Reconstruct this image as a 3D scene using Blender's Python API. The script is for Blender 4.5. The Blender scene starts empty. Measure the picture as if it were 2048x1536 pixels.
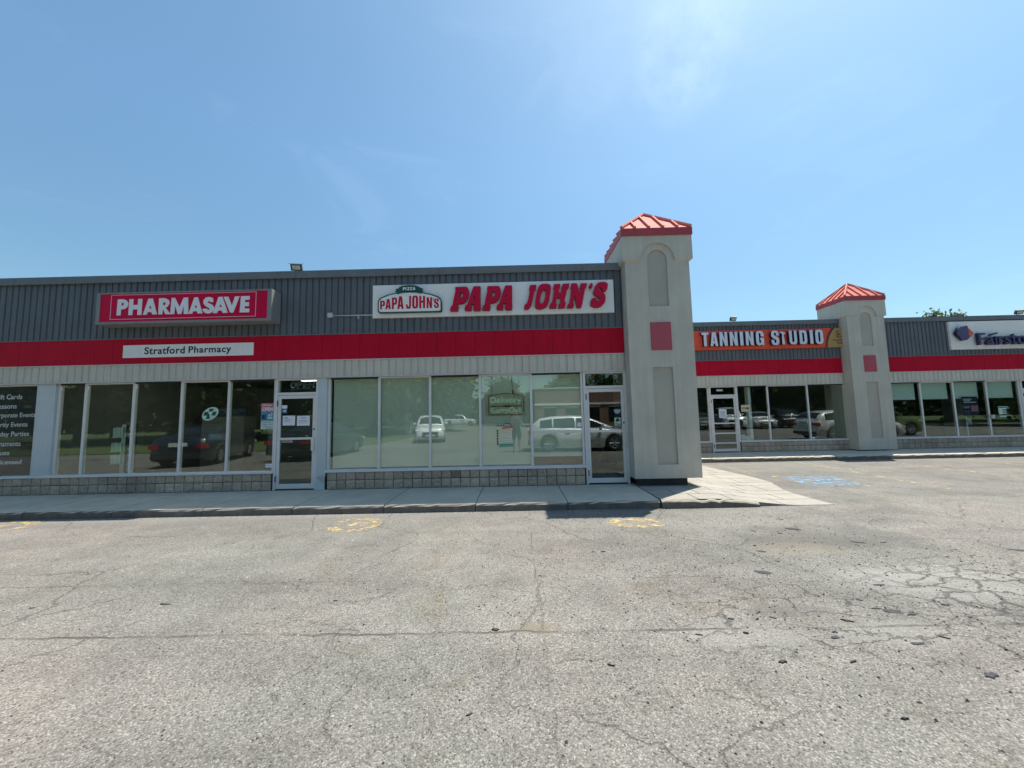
import bpy, bmesh, math, random
from mathutils import Vector, Matrix
R = math.radians
rnd = random.Random(7)
scn = bpy.context.scene
COL = scn.collection

# ------------------------------------------------------------------ camera, sky, sun, exposure
cam_d = bpy.data.cameras.new('camera'); cam = bpy.data.objects.new('camera', cam_d); COL.objects.link(cam)
cam_d.sensor_width = 36.0; cam_d.lens = 36.0 * 740.0 / 2048.0
cam_d.clip_start = 0.02; cam_d.clip_end = 3000
def cam_matrix(pitch, roll, yaw, loc):
    cp, sp, cy, sy = math.cos(pitch), math.sin(pitch), math.cos(yaw), math.sin(yaw)
    f = Vector((sy*cp, cy*cp, sp)); r0 = Vector((cy, -sy, 0)); u0 = r0.cross(f)
    r = r0*math.cos(roll) - u0*math.sin(roll); u = u0*math.cos(roll) + r0*math.sin(roll)
    m = Matrix((r, u, -f)).transposed().to_4x4(); m.translation = loc
    return m
cam.matrix_world = cam_matrix(R(4.9), R(1.21), R(-0.62), Vector((0, 0, 1.56)))
scn.camera = cam

SUN = Vector((0.334, 0.29, 1.0)).normalized()
SUN_EL = math.asin(SUN.z); SUN_AZ = math.atan2(SUN.x, SUN.y)
world = bpy.data.worlds.new('World'); scn.world = world; world.use_nodes = True
wn, wl = world.node_tree.nodes, world.node_tree.links
wn.clear()
w_out = wn.new('ShaderNodeOutputWorld'); w_bg = wn.new('ShaderNodeBackground')
sky = wn.new('ShaderNodeTexSky'); sky.sky_type = 'NISHITA'; sky.sun_disc = False
sky.sun_elevation = SUN_EL; sky.sun_rotation = SUN_AZ
sky.altitude = 100; sky.air_density = 1.0; sky.dust_density = 0.9; sky.ozone_density = 1.5
# thin summer cirrus streaks
w_tc = wn.new('ShaderNodeTexCoord'); w_map = wn.new('ShaderNodeMapping'); w_map.inputs['Scale'].default_value = (1.6, 1.1, 4.2)
w_map.inputs['Rotation'].default_value = (0.1, 0.25, 0.5)
w_n = wn.new('ShaderNodeTexNoise'); w_n.inputs['Scale'].default_value = 2.3; w_n.inputs['Detail'].default_value = 9; w_n.inputs['Roughness'].default_value = 0.62; w_n.inputs['Distortion'].default_value = 0.9
w_r = wn.new('ShaderNodeValToRGB'); w_r.color_ramp.elements[0].position = 0.56; w_r.color_ramp.elements[1].position = 0.92
w_r.color_ramp.elements[0].color = (0, 0, 0, 1); w_r.color_ramp.elements[1].color = (0.045, 0.045, 0.045, 1)
w_mix = wn.new('ShaderNodeMix'); w_mix.data_type = 'RGBA'; w_mix.blend_type = 'MIX'
w_mix.inputs['B'].default_value = (8.5, 9.2, 9.8, 1)
wl.new(w_tc.outputs['Generated'], w_map.inputs['Vector']); wl.new(w_map.outputs['Vector'], w_n.inputs['Vector'])
wl.new(w_n.outputs['Fac'], w_r.inputs['Fac'])
# hazy summer air: the clear-sky colour is greyed and deepened towards the horizon all the way round
w_sep = wn.new('ShaderNodeSeparateXYZ'); wl.new(w_tc.outputs['Generated'], w_sep.inputs[0])
w_hz = wn.new('ShaderNodeValToRGB'); w_hz.color_ramp.elements[0].position = 0.0; w_hz.color_ramp.elements[0].color = (0.475, 0.58, 0.535, 1)
w_hz.color_ramp.elements[1].position = 0.55; w_hz.color_ramp.elements[1].color = (0.69, 0.87, 0.845, 1)
w_hm = wn.new('ShaderNodeMix'); w_hm.data_type = 'RGBA'; w_hm.blend_type = 'MULTIPLY'; w_hm.inputs['Factor'].default_value = 1.0
wl.new(w_sep.outputs['Z'], w_hz.inputs['Fac']); wl.new(sky.outputs['Color'], w_hm.inputs['A']); wl.new(w_hz.outputs['Color'], w_hm.inputs['B'])
# one brighter wisp high to the right
w_dot = wn.new('ShaderNodeVectorMath'); w_dot.operation = 'DOT_PRODUCT'; w_dot.inputs[1].default_value = Vector((0.338, 0.650, 0.681)).normalized()
wl.new(w_tc.outputs['Generated'], w_dot.inputs[0])
w_dr = wn.new('ShaderNodeMapRange'); w_dr.inputs['From Min'].default_value = 0.991; w_dr.inputs['From Max'].default_value = 1.0; w_dr.inputs['To Max'].default_value = 0.14
w_dr.interpolation_type = 'SMOOTHSTEP'
wl.new(w_dot.outputs['Value'], w_dr.inputs['Value'])
w_n2 = wn.new('ShaderNodeTexNoise'); w_n2.inputs['Scale'].default_value = 9.0; w_n2.inputs['Detail'].default_value = 8; w_n2.inputs['Roughness'].default_value = 0.65
wl.new(w_tc.outputs['Generated'], w_n2.inputs['Vector'])
w_r2 = wn.new('ShaderNodeMapRange'); w_r2.inputs['From Min'].default_value = 0.38; w_r2.inputs['From Max'].default_value = 0.78
wl.new(w_n2.outputs['Fac'], w_r2.inputs['Value'])
w_m1 = wn.new('ShaderNodeMath'); w_m1.operation = 'MULTIPLY'; wl.new(w_dr.outputs['Result'], w_m1.inputs[0]); wl.new(w_r2.outputs['Result'], w_m1.inputs[1])
w_m2 = wn.new('ShaderNodeMath'); w_m2.operation = 'MAXIMUM'; wl.new(w_m1.outputs[0], w_m2.inputs[0]); wl.new(w_r.outputs['Color'], w_m2.inputs[1])
wl.new(w_m2.outputs[0], w_mix.inputs['Factor'])
wl.new(w_hm.outputs['Result'], w_mix.inputs['A']); wl.new(w_mix.outputs['Result'], w_bg.inputs['Color'])
w_bg.inputs['Strength'].default_value = 0.10
wl.new(w_bg.outputs['Background'], w_out.inputs['Surface'])

sun_d = bpy.data.lights.new('sun', 'SUN'); sun_d.energy = 3.4; sun_d.angle = R(0.53); sun_d.color = (1.0, 0.94, 0.84)
sun = bpy.data.objects.new('sun', sun_d); COL.objects.link(sun)
sun.location = SUN * 60; sun.rotation_euler = SUN.to_track_quat('Z', 'Y').to_euler()

scn.view_settings.view_transform = 'Standard'; scn.view_settings.look = 'None'
scn.view_settings.exposure = 1.17; scn.view_settings.gamma = 1.0
scn.view_settings.use_curve_mapping = False
scn.render.engine = 'CYCLES'
scn.cycles.max_bounces = 8; scn.cycles.transparent_max_bounces = 16; scn.cycles.use_denoising = True

# ------------------------------------------------------------------ helpers
def wloc(o):
    v = Vector((0, 0, 0))
    while o is not None:
        v += o.location; o = o.parent
    return v
def link(name, data, parent=None):
    o = bpy.data.objects.new(name, data); COL.objects.link(o)
    if parent is not None:
        o.parent = parent; o.location = -wloc(parent)
    return o
def thing(name, label, cat, loc=(0, 0, 0), group=None):
    o = bpy.data.objects.new(name, None); COL.objects.link(o); o.empty_display_size = 0.2
    o.location = loc; o['label'] = label; o['category'] = cat
    if group: o['group'] = group
    return o
def tag(o, label, cat, group=None):
    o['label'] = label; o['category'] = cat
    if group: o['group'] = group
    return o
def structure(name, label=None):
    o = bpy.data.objects.new(name, None); COL.objects.link(o); o['kind'] = 'structure'
    if label: o['label'] = label
    return o
class MB:
    def __init__(s): s.v = []; s.f = []; s.m = []
    def face(s, pts, m=0):
        i = len(s.v); s.v += [tuple(p) for p in pts]; s.f.append(tuple(range(i, i+len(pts)))); s.m.append(m); return s
    def box(s, x0, x1, y0, y1, z0, z1, m=0):
        i = len(s.v)
        s.v += [(x0,y0,z0),(x1,y0,z0),(x1,y1,z0),(x0,y1,z0),(x0,y0,z1),(x1,y0,z1),(x1,y1,z1),(x0,y1,z1)]
        for q in ((3,2,1,0),(4,5,6,7),(0,1,5,4),(1,2,6,5),(2,3,7,6),(3,0,4,7)):
            s.f.append(tuple(i+k for k in q)); s.m.append(m)
        return s
    def prism(s, poly, y0, y1, m=0, axis='y'):
        # polygon given as (x,z), counter-clockwise seen from -y, extruded y0..y1
        n = len(poly); i = len(s.v)
        a = sum(poly[k][0]*poly[(k+1)%n][1]-poly[(k+1)%n][0]*poly[k][1] for k in range(n))
        if a < 0: poly = poly[::-1]
        if axis == 'y':
            s.v += [(x, y0, z) for x, z in poly] + [(x, y1, z) for x, z in poly]
        elif axis == 'x':
            s.v += [(y1, x, z) for x, z in poly] + [(y0, x, z) for x, z in poly]
        else:
            s.v += [(x, z, y1) for x, z in poly] + [(x, z, y0) for x, z in poly]
        s.f.append(tuple(range(i, i+n))); s.f.append(tuple(range(i+2*n-1, i+n-1, -1))); s.m += [m, m]
        for k in range(n):
            s.f.append((i+k, i+n+k, i+n+(k+1)%n, i+(k+1)%n)); s.m.append(m)
        return s
    def tube(s, pts, r, n=10, m=0, cap=True):
        pts = [Vector(p) for p in pts]; rings = []
        rr = r if isinstance(r, (list, tuple)) else [r]*len(pts)
        for k, p in enumerate(pts):
            d = (pts[min(k+1, len(pts)-1)] - pts[max(k-1, 0)]).normalized()
            a = d.cross(Vector((0, 0, 1)) if abs(d.z) < 0.9 else Vector((1, 0, 0))).normalized(); b = d.cross(a)
            i = len(s.v); rings.append(i)
            for j in range(n):
                t = 2*math.pi*j/n; s.v.append(tuple(p + (a*math.cos(t)+b*math.sin(t))*rr[k]))
        for k in range(len(rings)-1):
            for j in range(n):
                s.f.append((rings[k]+j, rings[k]+(j+1)%n, rings[k+1]+(j+1)%n, rings[k+1]+j)); s.m.append(m)
        if cap:
            s.f.append(tuple(rings[0]+j for j in range(n-1, -1, -1))); s.f.append(tuple(rings[-1]+j for j in range(n))); s.m += [m, m]
        return s
    def lathe(s, prof, c, axis='y', n=20, m=0):
        # profile (r, h) revolved round the axis through c
        base = len(s.v)
        for r, h in prof:
            for j in range(n):
                t = 2*math.pi*j/n; a, b = r*math.cos(t), r*math.sin(t)
                p = {'y': (a, h, b), 'z': (a, b, h), 'x': (h, a, b)}[axis]
                s.v.append((c[0]+p[0], c[1]+p[1], c[2]+p[2]))
        for k in range(len(prof)-1):
            for j in range(n):
                s.f.append((base+k*n+j, base+k*n+(j+1)%n, base+(k+1)*n+(j+1)%n, base+(k+1)*n+j)); s.m.append(m)
        return s
    def mesh(s, name, mats, bevel=0.0, smooth=False, seg=2):
        me = bpy.data.meshes.new(name); me.from_pydata(s.v, [], s.f)
        for mt in (mats if isinstance(mats, (list, tuple)) else [mats]): me.materials.append(mt)
        me.polygons.foreach_set('material_index', s.m)
        bm = bmesh.new(); bm.from_mesh(me)
        if bevel or smooth: bmesh.ops.remove_doubles(bm, verts=bm.verts, dist=1e-5)
        bmesh.ops.recalc_face_normals(bm, faces=bm.faces)
        if bevel:
            ed = [e for e in bm.edges if len(e.link_faces) == 2 and e.calc_face_angle(0) > 0.6]
            bmesh.ops.bevel(bm, geom=ed, offset=bevel, segments=seg, profile=0.6, affect='EDGES', clamp_overlap=True)
        bm.to_mesh(me); bm.free()
        if smooth:
            for p in me.polygons: p.use_smooth = True
        return me
    def build(s, name, mats, parent=None, bevel=0.0, smooth=False, seg=2):
        return link(name, s.mesh(name, mats, bevel, smooth, seg), parent)
def copy_tree(o, parent=None):
    c = o.copy(); COL.objects.link(c)
    if parent is not None: c.parent = parent
    for ch in list(o.children): copy_tree(ch, c)
    return c

# ------------------------------------------------------------------ materials (world-space procedural grain)
def new_mat(name):
    m = bpy.data.materials.new(name); m.use_nodes = True
    return m, m.node_tree.nodes, m.node_tree.links, m.node_tree.nodes['Principled BSDF']
def N(nt, typ, **kw):
    n = nt.new(typ)
    for k, v in kw.items():
        if k in n.inputs: n.inputs[k].default_value = v
        else: setattr(n, k, v)
    return n
def ramp(nt, stops):
    r = nt.new('ShaderNodeValToRGB'); e = r.color_ramp.elements
    while len(e) < len(stops): e.new(0.5)
    for i, (p, c) in enumerate(stops):
        e[i].position = p; e[i].color = (c, c, c, 1) if not isinstance(c, tuple) else (*c, 1)
    return r
def pbr(name, col, rough=0.6, metal=0.0, var=0.12, scale=3.0, bump=0.0, bscale=60.0, spec=0.5, streak=0.0, coat=0.0):
    m, nt, ln, p = new_mat(name)
    p.inputs['Roughness'].default_value = rough; p.inputs['Metallic'].default_value = metal
    p.inputs['Specular IOR Level'].default_value = spec
    if coat: p.inputs['Coat Weight'].default_value = coat; p.inputs['Coat Roughness'].default_value = 0.05
    g = N(nt, 'ShaderNodeNewGeometry')
    n1 = N(nt, 'ShaderNodeTexNoise', Scale=scale, Detail=6.0, Roughness=0.65)
    ln.new(g.outputs['Position'], n1.inputs['Vector'])
    mr = N(nt, 'ShaderNodeMapRange'); mr.inputs['From Min'].default_value = 0.3; mr.inputs['From Max'].default_value = 0.7
    mr.inputs['To Min'].default_value = 1.0-var; mr.inputs['To Max'].default_value = 1.0+var
    ln.new(n1.outputs['Fac'], mr.inputs['Value'])
    val = mr.outputs['Result']
    if streak:
        mp = N(nt, 'ShaderNodeMapping'); mp.inputs['Scale'].default_value = (9.0, 9.0, 0.35)
        n2 = N(nt, 'ShaderNodeTexNoise', Scale=1.0, Detail=4.0, Roughness=0.6)
        ln.new(g.outputs['Position'], mp.inputs['Vector']); ln.new(mp.outputs['Vector'], n2.inputs['Vector'])
        m2 = N(nt, 'ShaderNodeMapRange'); m2.inputs['From Min'].default_value = 0.35; m2.inputs['From Max'].default_value = 0.75
        m2.inputs['To Min'].default_value = 1.0; m2.inputs['To Max'].default_value = 1.0-streak
        ln.new(n2.outputs['Fac'], m2.inputs['Value'])
        mm = N(nt, 'ShaderNodeMath', operation='MULTIPLY'); ln.new(val, mm.inputs[0]); ln.new(m2.outputs['Result'], mm.inputs[1]); val = mm.outputs[0]
    vm = N(nt, 'ShaderNodeVectorMath', operation='SCALE'); vm.inputs[0].default_value = col[:3]
    ln.new(val, vm.inputs['Scale']); ln.new(vm.outputs['Vector'], p.inputs['Base Color'])
    if bump:
        n3 = N(nt, 'ShaderNodeTexNoise', Scale=bscale, Detail=4.0, Roughness=0.6); ln.new(g.outputs['Position'], n3.inputs['Vector'])
        b = N(nt, 'ShaderNodeBump', Strength=bump, Distance=0.01); ln.new(n3.outputs['Fac'], b.inputs['Height']); ln.new(b.outputs['Normal'], p.inputs['Normal'])
    return m
def emit(name, col, s):
    m, nt, ln, p = new_mat(name)
    p.inputs['Base Color'].default_value = (*col, 1); p.inputs['Emission Color'].default_value = (*col, 1); p.inputs['Emission Strength'].default_value = s
    return m
def glass_mat(name, tint, refl=0.09, wave=0.0):
    m, nt, ln, p = new_mat(name); nt.remove(p)
    out = nt['Material Output']
    tr = N(nt, 'ShaderNodeBsdfTransparent'); tr.inputs['Color'].default_value = (*tint, 1)
    gl = N(nt, 'ShaderNodeBsdfGlossy'); gl.inputs['Roughness'].default_value = 0.0; gl.inputs['Color'].default_value = (0.94, 1.0, 0.97, 1)
    g0 = N(nt, 'ShaderNodeNewGeometry')
    dt = N(nt, 'ShaderNodeVectorMath', operation='DOT_PRODUCT'); ln.new(g0.outputs['Normal'], dt.inputs[0]); ln.new(g0.outputs['Incoming'], dt.inputs[1])
    ab = N(nt, 'ShaderNodeMath', operation='ABSOLUTE'); ln.new(dt.outputs['Value'], ab.inputs[0])
    om = N(nt, 'ShaderNodeMath', operation='SUBTRACT'); om.inputs[0].default_value = 1.0; ln.new(ab.outputs[0], om.inputs[1])
    pw = N(nt, 'ShaderNodeMath', operation='POWER'); pw.inputs[1].default_value = 5.0; ln.new(om.outputs[0], pw.inputs[0])
    mr = N(nt, 'ShaderNodeMapRange'); mr.inputs['To Min'].default_value = refl; mr.inputs['To Max'].default_value = 1.0
    ln.new(pw.outputs[0], mr.inputs['Value'])
    if wave:
        g = N(nt, 'ShaderNodeNewGeometry'); n1 = N(nt, 'ShaderNodeTexNoise', Scale=1.1, Detail=1.0); ln.new(g.outputs['Position'], n1.inputs['Vector'])
        b = N(nt, 'ShaderNodeBump', Strength=wave, Distance=0.02); ln.new(n1.outputs['Fac'], b.inputs['Height']); ln.new(b.outputs['Normal'], gl.inputs['Normal'])
    mx = N(nt, 'ShaderNodeMixShader'); ln.new(mr.outputs['Result'], mx.inputs['Fac']); ln.new(tr.outputs[0], mx.inputs[1]); ln.new(gl.outputs[0], mx.inputs[2])
    ln.new(mx.outputs[0], out.inputs['Surface'])
    return m
def leaf_mat(name, c1, c2):
    m, nt, ln, p = new_mat(name)
    g = N(nt, 'ShaderNodeNewGeometry'); n1 = N(nt, 'ShaderNodeTexNoise', Scale=0.9, Detail=3.0); ln.new(g.outputs['Position'], n1.inputs['Vector'])
    r = ramp(nt, [(0.3, c1), (0.7, c2)]); ln.new(n1.outputs['Fac'], r.inputs['Fac'])
    ln.new(r.outputs['Color'], p.inputs['Base Color']); p.inputs['Roughness'].default_value = 0.6
    tl = N(nt, 'ShaderNodeBsdfTranslucent'); ln.new(r.outputs['Color'], tl.inputs['Color'])
    mx = N(nt, 'ShaderNodeMixShader', Fac=0.3); ln.new(p.outputs[0], mx.inputs[1]); ln.new(tl.outputs[0], mx.inputs[2])
    ln.new(mx.outputs[0], nt['Material Output'].inputs['Surface'])
    return m

M = {}
M['siding'] = pbr('charcoal_siding', (0.125, 0.140, 0.155), 0.6, var=0.10, scale=1.7, streak=0.16)
M['coping'] = pbr('grey_coping', (0.165, 0.175, 0.185), 0.5, var=0.12, scale=2.0, streak=0.12)
M['red'] = pbr('red_fascia', (0.52, 0.006, 0.030), 0.55, var=0.10, scale=1.6, spec=0.12, streak=0.10)
M['beige'] = pbr('beige_siding', (0.62, 0.58, 0.49), 0.6, var=0.07, scale=2.0, streak=0.14)
M['trim'] = pbr('pale_trim', (0.58, 0.57, 0.54), 0.5, var=0.06)
M['alu'] = pbr('aluminium_frame', (0.74, 0.72, 0.69), 0.42, 0.0, var=0.05, scale=4.0)
M['gap_shade'] = pbr('shadow_gap', (0.03, 0.035, 0.035), 0.7)  # near-black colour stands in for shade at window heads and under the towers
M['pier'] = pbr('painted_pier', (0.56, 0.62, 0.62), 0.5, var=0.05, scale=3.0, streak=0.06)
M['stucco'] = pbr('beige_stucco', (0.55, 0.525, 0.445), 0.9, var=0.10, scale=1.3, bump=0.3, bscale=160, streak=0.13)
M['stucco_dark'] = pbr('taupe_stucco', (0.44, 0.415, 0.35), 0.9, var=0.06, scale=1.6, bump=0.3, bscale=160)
M['redsq'] = pbr('faded_red_square', (0.42, 0.075, 0.10), 0.6, var=0.08)
M['roofred'] = pbr('red_metal_roof', (0.66, 0.205, 0.165), 0.75, var=0.10, scale=4, spec=0.15)
M['fasciared'] = pbr('red_metal_fascia', (0.40, 0.045, 0.055), 0.45, var=0.07)
M['white'] = pbr('white_sign_face', (0.88, 0.87, 0.83), 0.4, var=0.03, scale=2.0, streak=0.05)
M['magenta'] = pbr('crimson_sign_face', (0.62, 0.004, 0.055), 0.45, var=0.05, spec=0.15)
M['lwhite'] = pbr('white_print', (0.80, 0.82, 0.83), 0.5, var=0.02)
M['lpink'] = pbr('pink_print', (0.75, 0.50, 0.55), 0.5, var=0.02)
M['signgrey'] = pbr('grey_sign_cabinet', (0.26, 0.25, 0.245), 0.45, var=0.08, streak=0.1)
M['lred'] = pbr('red_letter_face', (0.58, 0.008, 0.05), 0.5, var=0.07, spec=0.15)
M['lred_side'] = pbr('dark_red_return', (0.13, 0.008, 0.02), 0.5)
M['black'] = pbr('black_vinyl', (0.012, 0.013, 0.018), 0.45, var=0.05)
M['ink'] = pbr('black_print', (0.02, 0.022, 0.03), 0.5)
M['green'] = pbr('dark_green', (0.012, 0.075, 0.055), 0.45)
M['orange'] = pbr('orange_sign_face', (0.78, 0.085, 0.035), 0.4, var=0.16, scale=1.2)
M['gold'] = pbr('gold_sign_face', (0.42, 0.28, 0.10), 0.5, var=0.05)
M['maroon'] = pbr('maroon_print', (0.16, 0.03, 0.03), 0.5)
M['chrome_letter'] = pbr('silver_letter_face', (0.66, 0.72, 0.80), 0.3, var=0.04)
M['navy'] = pbr('navy_return', (0.012, 0.02, 0.06), 0.45)
M['purple'] = pbr('purple_letter', (0.085, 0.075, 0.16), 0.4)
M['coral'] = pbr('coral_face', (0.72, 0.13, 0.09), 0.4)
M['galv'] = pbr('galvanised_box', (0.55, 0.57, 0.58), 0.4, 0.2)
M['dark_metal'] = pbr('dark_metal', (0.06, 0.062, 0.065), 0.45, 0.3)
M['lens'] = pbr('floodlight_lens', (0.60, 0.56, 0.45), 0.15)
M['paper'] = pbr('white_paper', (0.80, 0.80, 0.84), 0.7, var=0.03)
M['paper_print'] = pbr('grey_print', (0.25, 0.26, 0.34), 0.7)
M['pinkposter'] = pbr('red_poster', (0.50, 0.16, 0.19), 0.5)
M['bluep'] = pbr('blue_poster', (0.06, 0.26, 0.40), 0.5)
M['mintp'] = pbr('mint_poster', (0.52, 0.70, 0.60), 0.5)
M['blind'] = pbr('roller_blind_fabric', (0.80, 0.82, 0.72), 0.9, var=0.03, scale=2.0)
M['blind_teal'] = pbr('pale_teal_blind', (0.74, 0.86, 0.83), 0.9, var=0.04, scale=2.0)
M['room'] = pbr('room_wall', (0.20, 0.21, 0.20), 0.8)
M['room_dark'] = pbr('dark_room_wall', (0.13, 0.14, 0.13), 0.8)
M['carpet'] = pbr('room_floor', (0.12, 0.11, 0.10), 0.6)
M['brownwall'] = pbr('brown_room_wall', (0.20, 0.11, 0.07), 0.7)
M['mural'] = pbr('dark_blue_display', (0.03, 0.06, 0.13), 0.5)
M['tube'] = emit('lit_fluorescent_tube', (1.0, 0.97, 0.88), 5.0)
M['neon_green'] = emit('lit_pale_green_tube', (0.55, 0.90, 0.64), 0.15)
M['neon_red'] = pbr('dark_red_tube', (0.16, 0.04, 0.04), 0.4)
M['neon_grey'] = pbr('unlit_grey_tube', (0.75, 0.78, 0.82), 0.25)
M['acrylic'] = glass_mat('clear_acrylic', (0.95, 0.93, 0.92), 0.0)
M['glass'] = glass_mat('tinted_window_glass', (0.86, 0.91, 0.87), 0.09, 0.012)
M['glass_clear'] = glass_mat('clear_window_glass', (0.96, 0.97, 0.96), 0.028, 0.012)
M['glass_dark'] = glass_mat('dark_window_glass', (0.62, 0.70, 0.68), 0.085, 0.012)
M['glass_blind'] = glass_mat('green_window_glass', (0.88, 0.92, 0.88), 0.125, 0.012)
M['leaflet'] = pbr('pale_leaflets', (0.72, 0.82, 0.72), 0.6)
M['tar'] = pbr('broken_asphalt', (0.055, 0.055, 0.058), 0.9, var=0.3, scale=30, bump=0.6, bscale=90)
M['bark'] = pbr('bark', (0.09, 0.07, 0.05), 0.9, var=0.3, scale=6, bump=0.6, bscale=25)
M['leaf_a'] = leaf_mat('maple_leaf', (0.035, 0.075, 0.018), (0.075, 0.125, 0.030))
M['leaf_b'] = leaf_mat('yellow_green_leaf', (0.07, 0.105, 0.022), (0.125, 0.150, 0.035))
M['leaf_c'] = leaf_mat('dark_leaf', (0.022, 0.050, 0.016), (0.050, 0.085, 0.026))
M['tyre'] = pbr('tyre_rubber', (0.022, 0.022, 0.023), 0.85)
M['rim'] = pbr('alloy_rim', (0.45, 0.46, 0.47), 0.3, 0.6)
M['autoglass'] = pbr('car_window', (0.012, 0.016, 0.018), 0.06, spec=0.8)
M['blackplastic'] = pbr('black_plastic', (0.02, 0.02, 0.021), 0.6)
M['taillight'] = pbr('tail_lamp', (0.35, 0.01, 0.012), 0.15)
M['headlight'] = pbr('head_lamp', (0.65, 0.68, 0.70), 0.08)
M['plate'] = pbr('number_plate', (0.65, 0.66, 0.68), 0.5)
M['brickwall'] = pbr('brown_brick', (0.23, 0.135, 0.10), 0.9, var=0.15, scale=8, bump=0.3)
M['skin'] = pbr('skin', (0.40, 0.22, 0.15), 0.55)
M['shirt'] = pbr('dark_shirt', (0.03, 0.035, 0.045), 0.9)
M['shorts'] = pbr('dark_shorts', (0.022, 0.024, 0.03), 0.9)
M['hair'] = pbr('dark_hair', (0.012, 0.010, 0.009), 0.7)
M['shoe'] = pbr('dark_shoe', (0.05, 0.05, 0.055), 0.7)

def mat_concrete(name, base, dirt, edge=0.0, broom=True):
    m, nt, ln, p = new_mat(name); p.inputs['Roughness'].default_value = 0.92; p.inputs['Specular IOR Level'].default_value = 0.25
    g = N(nt, 'ShaderNodeNewGeometry')
    a = N(nt, 'ShaderNodeTexNoise', Scale=1.4, Detail=8.0, Roughness=0.7); b = N(nt, 'ShaderNodeTexNoise', Scale=190.0, Detail=2.0)
    s = N(nt, 'ShaderNodeTexNoise', Scale=4.5, Detail=7.0, Roughness=0.75)
    for n in (a, b, s): ln.new(g.outputs['Position'], n.inputs['Vector'])
    r = ramp(nt, [(0.28, tuple(c*0.80 for c in base)), (0.52, base), (0.75, tuple(min(1, c*1.14) for c in base))]); ln.new(a.outputs['Fac'], r.inputs['Fac'])
    r2 = ramp(nt, [(0.25, 0.72), (0.5, 1.0), (0.75, 1.18)]); ln.new(b.outputs['Fac'], r2.inputs['Fac'])
    mx = N(nt, 'ShaderNodeMix', data_type='RGBA', blend_type='MULTIPLY'); mx.inputs['Factor'].default_value = 1.0
    ln.new(r.outputs['Color'], mx.inputs['A']); ln.new(r2.outputs['Color'], mx.inputs['B'])
    r3 = ramp(nt, [(0.48, 0.0), (0.72, 0.7)]); ln.new(s.outputs['Fac'], r3.inputs['Fac'])
    m2 = N(nt, 'ShaderNodeMix', data_type='RGBA'); ln.new(r3.outputs['Color'], m2.inputs['Factor']); ln.new(mx.outputs['Result'], m2.inputs['A']); m2.inputs['B'].default_value = (*dirt, 1)
    col = m2.outputs['Result']
    if edge:   # vertical faces take a darker, stained tone
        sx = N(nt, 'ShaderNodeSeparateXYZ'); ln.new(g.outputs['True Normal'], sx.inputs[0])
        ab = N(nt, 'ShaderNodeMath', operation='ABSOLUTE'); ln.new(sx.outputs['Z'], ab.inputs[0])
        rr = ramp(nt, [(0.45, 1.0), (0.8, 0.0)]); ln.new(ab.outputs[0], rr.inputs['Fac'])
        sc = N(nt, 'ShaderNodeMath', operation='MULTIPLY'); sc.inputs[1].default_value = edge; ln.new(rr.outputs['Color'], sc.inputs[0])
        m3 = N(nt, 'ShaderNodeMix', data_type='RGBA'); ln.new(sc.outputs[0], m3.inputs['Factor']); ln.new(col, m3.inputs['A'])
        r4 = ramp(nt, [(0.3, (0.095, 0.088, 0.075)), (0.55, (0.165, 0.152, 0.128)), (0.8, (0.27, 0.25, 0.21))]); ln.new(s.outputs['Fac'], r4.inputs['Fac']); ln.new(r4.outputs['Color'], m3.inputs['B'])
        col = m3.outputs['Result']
    ln.new(col, p.inputs['Base Color'])
    bp = N(nt, 'ShaderNodeBump', Strength=0.35, Distance=0.004); ln.new(b.outputs['Fac'], bp.inputs['Height']); ln.new(bp.outputs['Normal'], p.inputs['Normal'])
    return m
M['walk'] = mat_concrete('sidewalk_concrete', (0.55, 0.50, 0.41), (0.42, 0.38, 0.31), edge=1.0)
M['stamped'] = mat_concrete('stamped_concrete', (0.345, 0.322, 0.285), (0.275, 0.256, 0.222), edge=0.5)

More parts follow.
